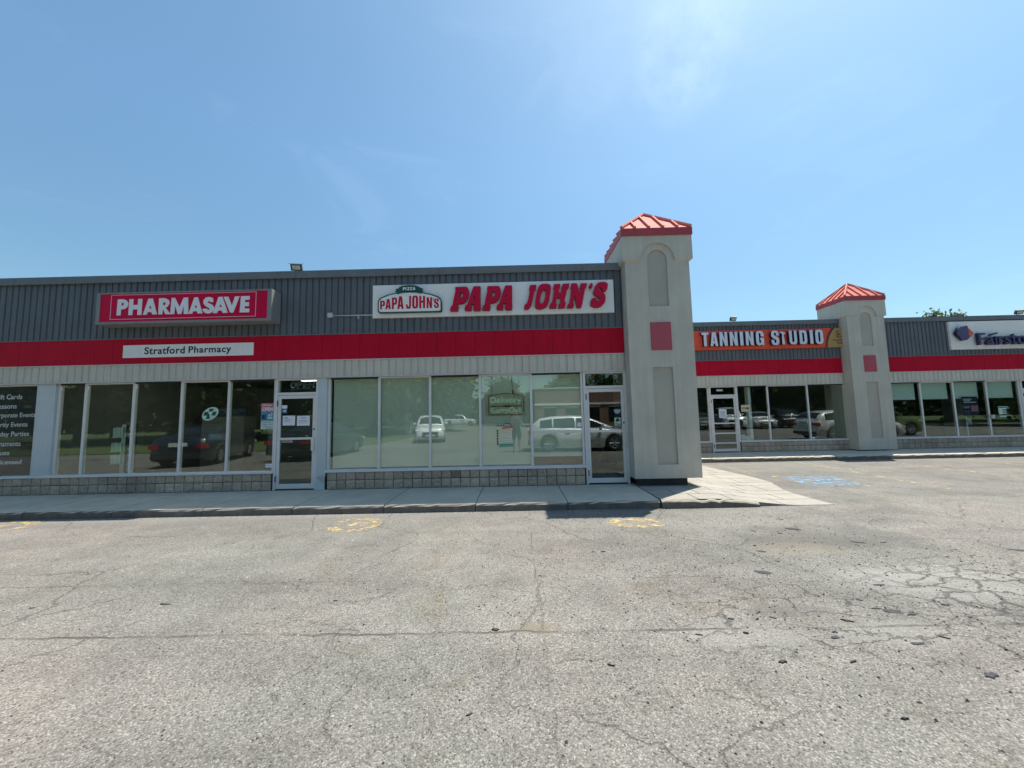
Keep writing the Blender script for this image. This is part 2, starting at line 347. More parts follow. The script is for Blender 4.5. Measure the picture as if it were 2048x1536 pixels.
def mat_asphalt():
    m, nt, ln, p = new_mat('worn_asphalt'); p.inputs['Roughness'].default_value = 0.93; p.inputs['Specular IOR Level'].default_value = 0.22
    g = N(nt, 'ShaderNodeNewGeometry'); P = g.outputs['Position']
    def noise(s, d=4.0, r=0.6, dist=0.0):
        n = N(nt, 'ShaderNodeTexNoise', Scale=s, Detail=d, Roughness=r, Distortion=dist); ln.new(P, n.inputs['Vector']); return n.outputs['Fac']
    def mul(a, b, op='MULTIPLY'):
        x = N(nt, 'ShaderNodeMath', operation=op)
        for i, v in enumerate((a, b)):
            if isinstance(v, (int, float)): x.inputs[i].default_value = v
            else: ln.new(v, x.inputs[i])
        return x.outputs[0]
    def mixc(f, a, b, bt='MIX'):
        x = N(nt, 'ShaderNodeMix', data_type='RGBA', blend_type=bt)
        for k, v in (('Factor', f), ('A', a), ('B', b)):
            if isinstance(v, (int, float)): x.inputs[k].default_value = v
            elif isinstance(v, tuple): x.inputs[k].default_value = (*v, 1)
            else: ln.new(v, x.inputs[k])
        return x.outputs['Result']
    def rp(v, stops):
        r = ramp(nt, stops); ln.new(v, r.inputs['Fac']); return r.outputs['Color']
    # exposed aggregate: stone faces of differing tone in a pale grey binder
    vo = N(nt, 'ShaderNodeTexVoronoi', Scale=122.0, Randomness=1.0); ln.new(P, vo.inputs['Vector'])
    hs = N(nt, 'ShaderNodeSeparateColor'); ln.new(vo.outputs['Color'], hs.inputs['Color'])
    stone = rp(hs.outputs[0], [(0.0, (0.080, 0.078, 0.074)), (0.09, (0.146, 0.141, 0.131)), (0.45, (0.206, 0.199, 0.185)), (0.82, (0.248, 0.239, 0.221)), (0.96, (0.345, 0.333, 0.308))])
    pit = rp(vo.outputs['Distance'], [(0.35, 1.0), (0.75, 0.78)])
    c = mixc(1.0, stone, pit, 'MULTIPLY')
    vo2 = N(nt, 'ShaderNodeTexVoronoi', Scale=38.0); ln.new(P, vo2.inputs['Vector'])
    h2 = N(nt, 'ShaderNodeSeparateColor'); ln.new(vo2.outputs['Color'], h2.inputs['Color'])
    c = mixc(mul(rp(h2.outputs[1], [(0.945, 0.0), (0.96, 1.0)]), rp(vo2.outputs['Distance'], [(0.18, 0.85), (0.34, 0.0)])), c, (0.07, 0.07, 0.072))
    # broad fading, rosy / tan / grey drifts
    big = noise(0.42, 6.0, 0.62, 0.6)
    c = mixc(1.0, c, rp(big, [(0.30, (0.80, 0.80, 0.79)), (0.5, (1.0, 0.995, 0.98)), (0.72, (1.17, 1.13, 1.08))]), 'MULTIPLY')
    mid = noise(2.3, 7.0, 0.7)
    c = mixc(1.0, c, rp(mid, [(0.28, 0.80), (0.5, 1.0), (0.74, 1.14)]), 'MULTIPLY')
    c = mixc(1.0, c, rp(noise(0.33, 3.0), [(0.36, (0.985, 1.01, 0.995)), (0.64, (1.03, 0.985, 0.985))]), 'MULTIPLY')
    stain = rp(noise(0.95, 6.0, 0.66, 1.2), [(0.56, 0.0), (0.74, 0.75)])
    c = mixc(stain, c, mixc(1.0, c, (0.80, 0.72, 0.60), 'MULTIPLY'))
    sx = N(nt, 'ShaderNodeSeparateXYZ'); ln.new(P, sx.inputs[0]); X, Y = sx.outputs['X'], sx.outputs['Y']
    def blob(cx, cy, rx, ry):
        a = mul(mul(X, -cx, 'ADD'), 1/rx); b = mul(mul(Y, -cy, 'ADD'), 1/ry)
        d = mul(mul(a, a), mul(b, b), 'ADD')
        d = mul(d, mul(mul(mid, -0.5, 'ADD'), 2.4), 'ADD')
        return rp(d, [(0.25, 1.0), (1.0, 0.0)])
    fines = (0.34, 0.335, 0.31)
    c = mixc(mul(blob(3.75, 3.5, 1.1, 0.38), 0.42), c, fines)
    c = mixc(mul(blob(1.55, 2.75, 0.55, 0.18), 0.22), c, fines)
    c = mixc(mul(blob(2.6, 2.75, 0.5, 0.2), 0.3), c, fines)
    c = mixc(mul(blob(3.7, 4.75, 1.3, 0.55), 0.62), c, (0.125, 0.118, 0.108))
    c = mixc(mul(blob(4.3, 2.95, 0.7, 0.25), 0.6), c, (0.10, 0.096, 0.09))
    c = mixc(mul(blob(2.1, 3.05, 0.5, 0.10), 0.45), c, (0.11, 0.106, 0.10))
    c = mixc(mul(blob(3.1, 4.35, 0.6, 0.25), 0.45), c, (0.25, 0.215, 0.165))
    c = mixc(mul(blob(0.1, 2.87, 0.22, 0.09), 0.6), c, (0.19, 0.165, 0.115))
    c = mixc(mul(blob(6.9, 10.6, 2.6, 0.5), 0.5), c, (0.20, 0.19, 0.172))
    c = mixc(mul(blob(-4.0, 6.05, 7.0, 0.30), 0.45), c, (0.21, 0.205, 0.193))
    # faint tyre-polished lanes and oil drips
    lane = N(nt, 'ShaderNodeTexNoise', Scale=1.0, Detail=5.0, Roughness=0.6); lm = N(nt, 'ShaderNodeMapping'); lm.inputs['Scale'].default_value = (0.16, 1.25, 1.0); lm.inputs['Rotation'].default_value = (0, 0, 0.10)
    ln.new(P, lm.inputs['Vector']); ln.new(lm.outputs['Vector'], lane.inputs['Vector'])
    c = mixc(1.0, c, rp(lane.outputs['Fac'], [(0.36, 0.86), (0.52, 1.0), (0.66, 1.06)]), 'MULTIPLY')
    oil = rp(noise(3.1, 3.0, 0.5), [(0.66, 0.0), (0.74, 0.38)])
    c = mixc(mul(oil, rp(noise(0.5, 2.0), [(0.48, 0.0), (0.6, 1.0)])), c, (0.075, 0.070, 0.062))
    # cracks
    wob = N(nt, 'ShaderNodeTexNoise', Scale=1.7, Detail=6.0, Roughness=0.65); ln.new(P, wob.inputs['Vector'])
    wv = N(nt, 'ShaderNodeVectorMath', operation='SCALE'); wv.inputs['Scale'].default_value = 0.55; ln.new(wob.outputs['Color'], wv.inputs[0])
    pw = N(nt, 'ShaderNodeVectorMath', operation='ADD'); ln.new(P, pw.inputs[0]); ln.new(wv.outputs['Vector'], pw.inputs[1])
    def vcrack(scale, w, gate, sc=(1, 1, 1)):
        mp = N(nt, 'ShaderNodeMapping'); mp.inputs['Scale'].default_value = sc; ln.new(pw.outputs['Vector'], mp.inputs['Vector'])
        v = N(nt, 'ShaderNodeTexVoronoi', Scale=scale, feature='DISTANCE_TO_EDGE', voronoi_dimensions='2D'); ln.new(mp.outputs['Vector'], v.inputs['Vector'])
        return mul(rp(v.outputs['Distance'], [(0.0, 1.0), (w*0.5, 0.85), (w, 0.0)]), gate)
    g1 = rp(noise(0.55, 3.0), [(0.44, 0.0), (0.56, 1.0)])
    g2 = rp(noise(1.1, 4.0), [(0.50, 0.0), (0.60, 1.0)])
    fine = mul(vcrack(0.75, 0.009, g1), 0.62)
    fine2 = mul(vcrack(1.9, 0.018, mul(g2, blob(1.3, 2.4, 5.5, 2.2))), 0.6)
    allig = mul(vcrack(3.2, 0.065, blob(4.3, 3.25, 1.5, 0.85), (0.8, 1.5, 1)), 0.95)
    allig2 = mul(vcrack(3.0, 0.030, mul(blob(2.5, 2.95, 1.7, 0.7), rp(noise(2.4), [(0.40, 0.0), (0.52, 1.0)])), (0.7, 1.6, 1)), 0.9)
    wv2 = N(nt, 'ShaderNodeVectorMath', operation='SCALE'); wv2.inputs['Scale'].default_value = 0.13; ln.new(wob.outputs['Color'], wv2.inputs[0])
    pw2 = N(nt, 'ShaderNodeVectorMath', operation='ADD'); ln.new(P, pw2.inputs[0]); ln.new(wv2.outputs['Vector'], pw2.inputs[1])
    yy = N(nt, 'ShaderNodeSeparateXYZ'); ln.new(pw2.outputs['Vector'], yy.inputs[0])
    seam = N(nt, 'ShaderNodeMath', operation='ABSOLUTE'); ln.new(mul(yy.outputs['Y'], -2.885, 'ADD'), seam.inputs[0])
    seamd = mul(rp(seam.outputs[0], [(0.0, 1.0), (0.007, 0.8), (0.016, 0.0)]), rp(noise(1.3, 4.0), [(0.42, 0.22), (0.56, 0.95)]))
    seam2 = N(nt, 'ShaderNodeMath', operation='ABSOLUTE'); ln.new(mul(yy.outputs['Y'], -3.75, 'ADD'), seam2.inputs[0])
    seamd2 = mul(rp(seam2.outputs[0], [(0.0, 0.7), (0.014, 0.0)]), rp(noise(0.9, 4.0), [(0.46, 0.0), (0.60, 0.8)]))
    sv = N(nt, 'ShaderNodeMath', operation='ABSOLUTE'); ln.new(mul(yy.outputs['X'], -0.22, 'ADD'), sv.inputs[0])
    seamv = mul(rp(sv.outputs[0], [(0.0, 0.7), (0.016, 0.0)]), rp(noise(1.0, 4.0), [(0.42, 0.0), (0.58, 0.8)]))
    cr = fine
    for k in (fine2, allig, allig2, seamd, seamd2, seamv): cr = mul(cr, k, 'MAXIMUM')
    c = mixc(mul(cr, 0.74), c, (0.050, 0.047, 0.043))
    ln.new(c, p.inputs['Base Color'])
    hgt = mul(mul(vo.outputs['Distance'], -0.55), mul(cr, -2.5), 'ADD')
    hgt = mul(hgt, mul(mid, 0.6), 'ADD')
    bp = N(nt, 'ShaderNodeBump', Strength=0.75, Distance=0.006); ln.new(hgt, bp.inputs['Height']); ln.new(bp.outputs['Normal'], p.inputs['Normal'])
    return m
M['asphalt'] = mat_asphalt()
def mat_paint(name, col, keep=0.5):
    m, nt, ln, p = new_mat(name); p.inputs['Roughness'].default_value = 0.8
    g = N(nt, 'ShaderNodeNewGeometry')
    a = N(nt, 'ShaderNodeTexNoise', Scale=6.0, Detail=8.0, Roughness=0.8); b = N(nt, 'ShaderNodeTexVoronoi', Scale=90.0)
    ln.new(g.outputs['Position'], a.inputs['Vector']); ln.new(g.outputs['Position'], b.inputs['Vector'])
    ad = N(nt, 'ShaderNodeMath', operation='MULTIPLY_ADD'); ad.inputs[1].default_value = 0.16; ln.new(b.outputs['Distance'], ad.inputs[0]); ln.new(a.outputs['Fac'], ad.inputs[2])
    r = ramp(nt, [(1-keep-0.04, 0.0), (1-keep+0.10, 1.0)]); ln.new(ad.outputs[0], r.inputs['Fac'])
    p.inputs['Base Color'].default_value = (*col, 1)
    tr = N(nt, 'ShaderNodeBsdfTransparent'); mx = N(nt, 'ShaderNodeMixShader'); ln.new(r.outputs['Color'], mx.inputs['Fac']); ln.new(tr.outputs[0], mx.inputs[1]); ln.new(p.outputs[0], mx.inputs[2])
    ln.new(mx.outputs[0], nt['Material Output'].inputs['Surface'])
    return m
M['yellow'] = mat_paint('worn_yellow_paint', (0.55, 0.42, 0.19), 0.41)
M['yellow2'] = mat_paint('faded_yellow_paint', (0.44, 0.385, 0.22), 0.44)
M['blue'] = mat_paint('worn_blue_paint', (0.20, 0.33, 0.45), 0.42)
def mat_block(name, base):
    m, nt, ln, p = new_mat(name); p.inputs['Roughness'].default_value = 0.95; p.inputs['Specular IOR Level'].default_value = 0.2
    g = N(nt, 'ShaderNodeNewGeometry'); oi = N(nt, 'ShaderNodeObjectInfo')
    a = N(nt, 'ShaderNodeTexNoise', Scale=22.0, Detail=6.0, Roughness=0.7); b = N(nt, 'ShaderNodeTexNoise', Scale=140.0, Detail=3.0); w = N(nt, 'ShaderNodeTexNoise', Scale=0.9, Detail=4.0)
    for n in (a, b, w): ln.new(g.outputs['Position'], n.inputs['Vector'])
    r = ramp(nt, [(0.25, tuple(c*0.62 for c in base)), (0.5, base), (0.75, tuple(c*1.3 for c in base))]); ln.new(a.outputs['Fac'], r.inputs['Fac'])
    mr = N(nt, 'ShaderNodeMapRange'); mr.inputs['To Min'].default_value = 0.88; mr.inputs['To Max'].default_value = 1.10; ln.new(oi.outputs['Random'], mr.inputs['Value'])
    m2 = N(nt, 'ShaderNodeMapRange'); m2.inputs['From Min'].default_value = 0.3; m2.inputs['From Max'].default_value = 0.7; m2.inputs['To Min'].default_value = 0.72; m2.inputs['To Max'].default_value = 1.15; ln.new(w.outputs['Fac'], m2.inputs['Value'])
    mm = N(nt, 'ShaderNodeMath', operation='MULTIPLY'); ln.new(mr.outputs['Result'], mm.inputs[0]); ln.new(m2.outputs['Result'], mm.inputs[1])
    vm = N(nt, 'ShaderNodeVectorMath', operation='SCALE'); ln.new(r.outputs['Color'], vm.inputs[0]); ln.new(mm.outputs[0], vm.inputs['Scale']); ln.new(vm.outputs['Vector'], p.inputs['Base Color'])
    bp = N(nt, 'ShaderNodeBump', Strength=0.8, Distance=0.006); ln.new(b.outputs['Fac'], bp.inputs['Height']); ln.new(bp.outputs['Normal'], p.inputs['Normal'])
    return m
M['block'] = mat_block('split_face_block', (0.50, 0.41, 0.315))
M['block_dark'] = mat_block('stained_block', (0.24, 0.20, 0.165))
M['mortar'] = pbr('shade_dark_mortar', (0.065, 0.062, 0.058), 0.95)  # shade of the block joints is put into the mortar colour
def mat_grass():
    m, nt, ln, p = new_mat('lawn'); p.inputs['Roughness'].default_value = 0.95
    g = N(nt, 'ShaderNodeNewGeometry'); a = N(nt, 'ShaderNodeTexNoise', Scale=1.2, Detail=8.0, Roughness=0.75); ln.new(g.outputs['Position'], a.inputs['Vector'])
    r = ramp(nt, [(0.3, (0.05, 0.085, 0.022)), (0.7, (0.12, 0.155, 0.05))]); ln.new(a.outputs['Fac'], r.inputs['Fac']); ln.new(r.outputs['Color'], p.inputs['Base Color'])
    return m
M['grass'] = mat_grass()
#---PART2---
# ------------------------------------------------------------------ ground and paving
lot = structure('parking_lot')
g = MB(); g.face([(-700, -700, 0), (700, -700, 0), (700, 900, 0), (-700, 900, 0)]); g.build('asphalt_surface', M['asphalt'], lot)
def ground_poly(name, pts, z, m, par):
    b = MB(); b.face([(x, y, z) for x, y in pts]); return b.build(name, m, par)
# worn yellow stall symbols by the kerb: a ring and a worn disc in each
def ring(name, cx, cy, rx, ry, w, m, a0=0.0, a1=2*math.pi, z=0.004, n=40):
    b = MB()
    for k in range(n):
        t0 = a0+(a1-a0)*k/n; t1 = a0+(a1-a0)*(k+1)/n
        b.face([(cx+rx*math.cos(t0), cy+ry*math.sin(t0), z), (cx+rx*math.cos(t1), cy+ry*math.sin(t1), z),
                (cx+(rx-w)*math.cos(t1), cy+(ry-w)*math.sin(t1), z), (cx+(rx-w)*math.cos(t0), cy+(ry-w)*math.sin(t0), z)])
    return b.build(name, m, lot)
for i, (cx, cy, rx, ry) in enumerate(((-8.15, 5.82, 0.56, 0.36), (-2.42, 5.60, 0.38, 0.38), (1.68, 5.45, 0.42, 0.24))):
    ring('painted_ring', cx, cy, rx, ry, 0.14 if i else 0.16, M['yellow'])
    ground_poly('painted_mark', [(cx-0.10, cy-0.06), (cx+0.14, cy-0.08), (cx+0.18, cy+0.10), (cx-0.06, cy+0.12)], 0.004, M['yellow'], lot)
for (x0, y0, x1, y1) in ((8.34, 11.4, 8.2, 7.2), (10.75, 11.4, 10.85, 7.2), (13.2, 11.4, 13.1, 7.2), (15.8, 11.4, 15.7, 7.0), (5.9, 11.0, 5.75, 9.2)):
    ground_poly('painted_line', [(x0-0.04, y0), (x1-0.04, y1), (x1+0.04, y1), (x0+0.04, y0)], 0.004, M['yellow2'], lot)
ground_poly('painted_symbol', [(6.12, 8.92), (7.32, 8.88), (7.02, 7.74), (5.94, 7.80)], 0.004, M['blue'], lot)
ground_poly('painted_line', [(5.98, 8.98), (6.12, 8.98), (6.08, 8.86), (5.98, 8.86)], 0.004, M['yellow2'], lot)
ground_poly('painted_line', [(6.98, 7.78), (7.22, 7.70), (7.14, 7.64), (6.96, 7.70)], 0.004, M['yellow2'], lot)
for t in range(14):
    ground_poly('painted_symbol', [(6.25+0.06*t, 8.3-0.02*t), (6.30+0.06*t, 8.3-0.02*t), (6.26+0.06*t, 8.55-0.05*t), (6.21+0.06*t, 8.55-0.05*t)], 0.008, M['yellow2'], lot) if t in (2, 3, 7, 8) else None
# dark patch of sealer at the kerb is left to the tower's real shadow; loose broken asphalt:
def chip_mesh(seed):
    r = random.Random(seed); n = r.randint(7, 12); b = MB(); el = r.uniform(0.22, 0.6)
    ring_ = []
    for k in range(n):
        t = 2*math.pi*k/n; q = r.uniform(0.32, 1.0); ring_.append((q*math.cos(t), q*el*math.sin(t)))
    b.prism(ring_, 0.0, 1.0, axis='z')
    me = b.mesh('asphalt_chip', M['tar'])
    for v in me.vertices:
        if v.co.z > 0.5: v.co.x *= 0.85; v.co.y *= 0.8; v.co.z *= r.uniform(0.6, 1.1)
    return me
chips = [chip_mesh(s) for s in range(7)]
big = [(2.69, 4.29, .09), (3.95, 4.52, .12), (4.25, 4.50, .09), (2.86, 3.02, .12), (2.95, 2.98, .10), (2.78, 3.06, .07), (2.72, 2.32, .08), (4.3, 3.12, .10), (-3.08, 3.31, .09), (-0.28, 2.08, .035),
       (-0.19, 2.85, .05), (5.38, 4.2, .18), (3.18, 3.45, .09), (3.6, 5.05, .15), (3.05, 5.0, .06), (-1.6, 3.32, .035), (0.95, 4.35, .05), (2.15, 2.7, .06), (2.4, 2.9, .07), (2.05, 2.45, .05), (1.62, 2.46, .05),
       (2.35, 3.75, .14), (2.62, 2.62, .08), (1.9, 2.95, .05), (4.55, 3.35, .12), (4.7, 3.2, .1), (3.75, 5.5, .08), (0.2, 3.75, .03), (-4.2, 3.28, .04), (0.55, 2.45, .04), (1.25, 2.75, .05), (3.35, 3.1, .05), (3.1, 2.55, .05), (5.9, 4.3, .1)]
for k in range(26):
    big.append((rnd.gauss(3.0, 1.3), rnd.gauss(3.5, 1.0), rnd.uniform(0.015, 0.05)))
big = [q for q in big if 0.9 < q[1] < 6.0]
for i, (x, y, s) in enumerate(big):
    o = link('asphalt_chip', chips[i % 7], lot); o.location = (x, y, 0.0)
    s *= 0.82; o.scale = (s, s, rnd.uniform(0.005, 0.011)); o.rotation_euler.z = rnd.uniform(-0.6, 0.6)
gb = MB()
for k in range(4200):
    if k < 2600: x = rnd.gauss(2.6, 1.9); y = rnd.gauss(3.6, 1.2)
    elif k < 3100: x = rnd.uniform(-9, 4.5); y = 6.22 - abs(rnd.gauss(0, 0.05))
    else: x = rnd.uniform(-6, 6); y = rnd.uniform(0.9, 6)
    if y > 6.2 or y < 0.7: continue
    s = rnd.uniform(0.004, 0.012) * (1.0 if k < 2600 else 0.9); a = rnd.uniform(0, 3.14)
    ca, sa = math.cos(a)*s, math.sin(a)*s; h = s*rnd.uniform(0.5, 1.0); q = rnd.uniform(0.5, 1.0)
    mi = 0 if rnd.random() < 0.72 else 1
    i0 = len(gb.v); gb.v += [(x-ca, y-sa, 0), (x+sa*q, y-ca*q, 0), (x+ca, y+sa, 0), (x-sa*q, y+ca*q, 0), (x, y, h)]
    for e in range(4): gb.f.append((i0+e, i0+(e+1) % 4, i0+4)); gb.m.append(mi)
M['grit'] = pbr('pale_grit', (0.42, 0.40, 0.36), 0.9)
go = gb.build('gravel', [M['tar'], M['grit']], lot); go['kind'] = 'stuff'

walk = structure('sidewalk')
ZS = 0.13
joints = [-15.35+1.52*k for k in range(12)]           # ... -2.43, -0.91
joints = [2.33-1.52*k for k in range(12)][::-1]
random_edge = random.Random(11)
def slab(x0, x1, y0, y1, z, par, name='concrete_slab', chipped=True, kerb=True):
    b = MB(); n = 14; e = 0.006; w = x1-x0-2*e; fr = []
    rows = []
    for k in range(n+1):
        x = x0+e+w*k/n; c = random_edge.uniform(0, 0.010) if chipped else 0
        c2 = random_edge.uniform(0.0, 0.012) if chipped else 0
        rows.append([(x, y1, z), (x, y0+0.032+c2, z-0.001), (x, y0+0.010+c, z-0.012-c), (x, y0, z-0.034-c2), (x, y0-0.012, -0.02)])
    for k in range(n):
        for j in range(4): b.face([rows[k][j+1], rows[k+1][j+1], rows[k+1][j], rows[k][j]])
    b.face([rows[0][j] for j in range(5)]+[(x0+e, y1, -0.02)]); b.face([(x1-e, y1, -0.02)]+[rows[n][j] for j in range(4, -1, -1)])
    return b.build(name, M['walk'], par)
for a, c in zip(joints[:-1], joints[1:]): slab(a, c, 6.25, 7.69, ZS, walk)
b = MB(); b.box(-14.4, 2.345, 6.30, 7.66, -0.01, ZS-0.012); b.build('joint_filler', M['mortar'], walk)
# dropped kerb and stamped concrete apron round the tower
def ramp_z(x, y):
    # level by the building, falling to the asphalt along its right and front-right edge
    t = max(0.0, min(1.0, (x-3.15)/1.55)); t = t*t*(3-2*t)
    u = max(0.0, min(1.0, (y-8.2)/2.6))
    return max(0.006, ZS*(1-t)*(1-0.45*u)+0.004)
def right_edge(y):
    P = [(6.20, 5.16), (7.27, 5.13), (7.75, 5.28), (8.18, 5.47), (8.60, 5.54), (9.7, 5.44), (11.55, 5.30)]
    for (ya, xa), (yb, xb) in zip(P[:-1], P[1:]):
        if y <= yb: return xa+(xb-xa)*(y-ya)/(yb-ya)
    return P[-1][1]
apron = structure('stamped_apron')
rows_y = [6.25]
while rows_y[-1] < 11.40: rows_y.append(min(11.53, rows_y[-1]+rnd.choice((0.30, 0.42, 0.42, 0.56))))
for ra, rb in zip(rows_y[:-1], rows_y[1:]):
    x = 2.34; re = right_edge((ra+rb)/2)
    while x < re-0.02:
        w = rnd.choice((0.42, 0.56, 0.84, 0.62)); x2 = x+w
        if x2 > re-0.25: x2 = 99
        b = MB(); e = 0.008; nseg = 8
        xa0, xa1 = x+e, (min(x2-e, 98) if x2 < 90 else right_edge(ra)); xb1 = xa1 if x2 < 90 else right_edge(rb)
        up, lo, = [], []
        for k in range(nseg+1):
            p = (xa0+(xa1-xa0)*k/nseg, ra+e); q = (xa0+(xb1-xa0)*k/nseg, rb-e)
            up.append(((*p, ramp_z(*p)), (*q, ramp_z(*q)))); 
        for k in range(nseg):
            b.face([up[k][0], up[k+1][0], up[k+1][1], up[k][1]])
            b.face([(up[k][0][0], up[k][0][1], -0.02), (up[k+1][0][0], up[k+1][0][1], -0.02), up[k+1][0], up[k][0]])
        b.face([(up[0][1][0], up[0][1][1], -0.02), (up[0][0][0], up[0][0][1], -0.02), up[0][0], up[0][1]])
        b.face([(up[-1][0][0], up[-1][0][1], -0.02), (up[-1][1][0], up[-1][1][1], -0.02), up[-1][1], up[-1][0]])
        b.build('paving_tile', M['stamped'], apron)
        x = x2
# mortar bed under the stamped joints
b = MB(); ny, nx = 26, 26
for i in range(ny):
    y0, y1 = 6.27+(11.5-6.27)*i/ny, 6.27+(11.5-6.27)*(i+1)/ny
    for k in range(nx):
        f = lambda y, k: (2.36+(right_edge(y)-0.03-2.36)*k/nx)
        pts = [(f(y0, k), y0), (f(y0, k+1), y0), (f(y1, k+1), y1), (f(y1, k), y1)]
        b.face([(px, py, max(0.002, ramp_z(px, py)-0.011)) for px, py in pts])
b.build('joint_bed', pbr('joint_sand', (0.10, 0.092, 0.08), 0.95), apron)
# kerb nose tapering away along the front of the apron
b = MB(); n = 22; top = []
for k in range(n+1):
    x = 2.34+(3.92-2.34)*k/n; c = random_edge.uniform(0, 0.012); z = ramp_z(x, 6.24) - (0.02 if k in (9, 10, 13) else 0) - c*0.6
    top.append(((x, 6.245, z), (x, 6.222+c*0.5, z-0.006), (x, 6.205, max(z-0.03, 0.001)), (x, 6.195, -0.02)))
for k in range(n):
    for j in range(3): b.face([top[k][j+1], top[k+1][j+1], top[k+1][j], top[k][j]])
b.build('kerb_nose', M['walk'], apron)

walk2 = structure('sidewalk')
js = [3.6, 5.95, 7.9, 9.6, 11.3, 13.0, 14.7, 16.4, 18.1, 19.8, 21.5, 23.2]
for a, c in zip(js[:-1], js[1:]): slab(a, c, 11.55, 13.13, ZS, walk2)
b = MB(); b.box(3.6, 23.2, 11.60, 13.1, -0.01, ZS-0.012); b.build('joint_filler', M['mortar'], walk2)

lawn = structure('grass_verge')
b = MB(); pts = [(-9.2, -3.0), (-11.3, -3.6), (-140, -3.6), (-140, -58), (-14, -58), (-7.2, -28)]
b.face([(x, y, 0.03) for x, y in pts]); b.build('turf', M['grass'], lawn)
b = MB(); pts = [(34, -9), (120, 12), (120, -60), (16, -60), (16, -24)]; b.face([(x, y, 0.03) for x, y in pts]); b.build('turf', M['grass'], lawn)

# ------------------------------------------------------------------ building wings
def corr_panel(width, n, depth, z0, z1, groove=0.26):
    p = width/n; b = MB(); prof = []
    for k in range(n):
        x = k*p
        prof += [(x+0.002, 0), (x+p*(1-groove), 0), (x+p*(1-groove*0.78), depth), (x+p*(1-groove*0.22), depth)]
    prof.append((width-0.002, 0))
    top = [(x, y, z1) for x, y in prof]; bot = [(x, y, z0) for x, y in prof]
    for k in range(len(prof)-1): b.face([bot[k], bot[k+1], top[k+1], top[k]])
    yb = 0.06
    b.face([(0.002, yb, z1)] + top + [(width-0.002, yb, z1)]); b.face([(width-0.002, yb, z0)]+bot[::-1]+[(0.002, yb, z0)])
    b.face([(0.002, yb, z0), bot[0], top[0], (0.002, yb, z1)]); b.face([bot[-1], (width-0.002, yb, z0), (width-0.002, yb, z1), top[-1]])
    b.face([(width-0.002, yb, z0), (0.002, yb, z0), (0.002, yb, z1), (width-0.002, yb, z1)])
    return b
_pc = {}
def panels(bld, kind, x0, x1, ys, width, n, depth, z0, z1, m):
    x = x0
    while x < x1-0.01:
        w = min(width, x1-x); key = (kind, round(w, 3))
        if key not in _pc: _pc[key] = corr_panel(w, max(1, round(n*w/width)), depth, z0, z1).mesh(kind, m)
        o = link(kind, _pc[key], bld); o.location = Vector((x, ys, 0)) - wloc(bld); x += w
def flat_panels(bld, x0, x1, ys, width):
    x = x0
    while x < x1-0.01:
        w = min(width, x1-x); key = ('fascia_panel', round(w, 3))
        if key not in _pc: _pc[key] = MB().box(0.0022, w-0.0022, 0, 0.05, 2.817, 3.348).mesh('fascia_panel', M['red'])
        o = link('fascia_panel', _pc[key], bld); o.location = Vector((x, ys+rnd.uniform(-0.0015, 0.0015), 0)) - wloc(bld); x += w
def facade(bld, x0, x1, ys):
    panels(bld, 'siding_panel', x0, x1, ys, 0.816, 6, 0.024, 3.372, 4.60, M['siding'])
    flat_panels(bld, x0, x1, ys-0.004, 0.405)
    panels(bld, 'soffit_panel', x0, x1, ys, 0.93, 6, 0.018, 2.462, 2.792, M['beige'])
    b = MB(); b.box(x0, x1, ys-0.014, ys+0.05, 2.794, 2.815); b.build('trim_strip', M['trim'], bld)
    b = MB(); b.box(x0, x1, ys-0.012, ys+0.05, 3.350, 3.370); b.build('trim_strip', M['coping'], bld)
    b = MB(); b.box(x0, x1, ys-0.012, ys+0.05, 2.436, 2.460); b.build('trim_strip', M['trim'], bld)
    x = x0
    while x < x1-0.01:
        w = min(3.05, x1-x); b = MB()
        b.prism([(ys-0.05, 4.582), (ys-0.05, 4.742), (ys+0.36, 4.70), (ys+0.36, 4.60), (ys-0.03, 4.60), (ys-0.035, 4.582)], x+0.0015, x+w-0.0015, axis='x')
        b.build('coping', M['coping'], bld, bevel=0.006); x += w
_blk = {}
def block_mesh(v, h):
    r = random.Random(v*17+int(h*1000)); b = MB(); nx, nz = 5, 4; w = 0.188
    P = [[((w*i/nx), (0.0 if i in (0, nx) or k in (0, nz) else -r.uniform(0.004, 0.020)), h*k/nz) for k in range(nz+1)] for i in range(nx+1)]
    for i in range(nx):
        for k in range(nz): b.face([P[i][k], P[i+1][k], P[i+1][k+1], P[i][k+1]])
    for i in range(nx):
        b.face([P[i+1][0], P[i][0], (w*i/nx, 0.03, 0), (w*(i+1)/nx, 0.03, 0)]); b.face([P[i][nz], P[i+1][nz], (w*(i+1)/nx, 0.03, h), (w*i/nx, 0.03, h)])
    for k in range(nz):
        b.face([P[0][k], P[0][k+1], (0, 0.03, h*(k+1)/nz), (0, 0.03, h*k/nz)]); b.face([P[nx][k+1], P[nx][k], (w, 0.03, h*k/nz), (w, 0.03, h*(k+1)/nz)])
    return b.mesh('block', M['block'])
def blocks(bld, x0, x1, yg, zrow=((0.137, 0.173), (0.322, 0.146))):
    yf = yg-0.055
    b = MB(); b.box(x0, x1, yf+0.020, yg+0.06, 0.05, 0.472); b.build('mortar_bed', M['mortar'], bld)
    n = max(1, round((x1-x0)/0.198)); p = (x1-x0)/n
    for zi, (z, h) in enumerate(zrow):
        for k in range(n):
            v = rnd.randint(0, 5)
            if (v, h) not in _blk: _blk[(v, h)] = block_mesh(v, h)
            o = link('block', _blk[(v, h)], bld); o.location = Vector((x0+k*p+0.0065, yf, z)) - wloc(bld); o.scale.x = (p-0.013)/0.188
            if zi == 1 and abs(o.location.x+wloc(bld).x+1.38) < 0.1:
                o.material_slots[0].link = 'OBJECT'; o.material_slots[0].material = M['block_dark']
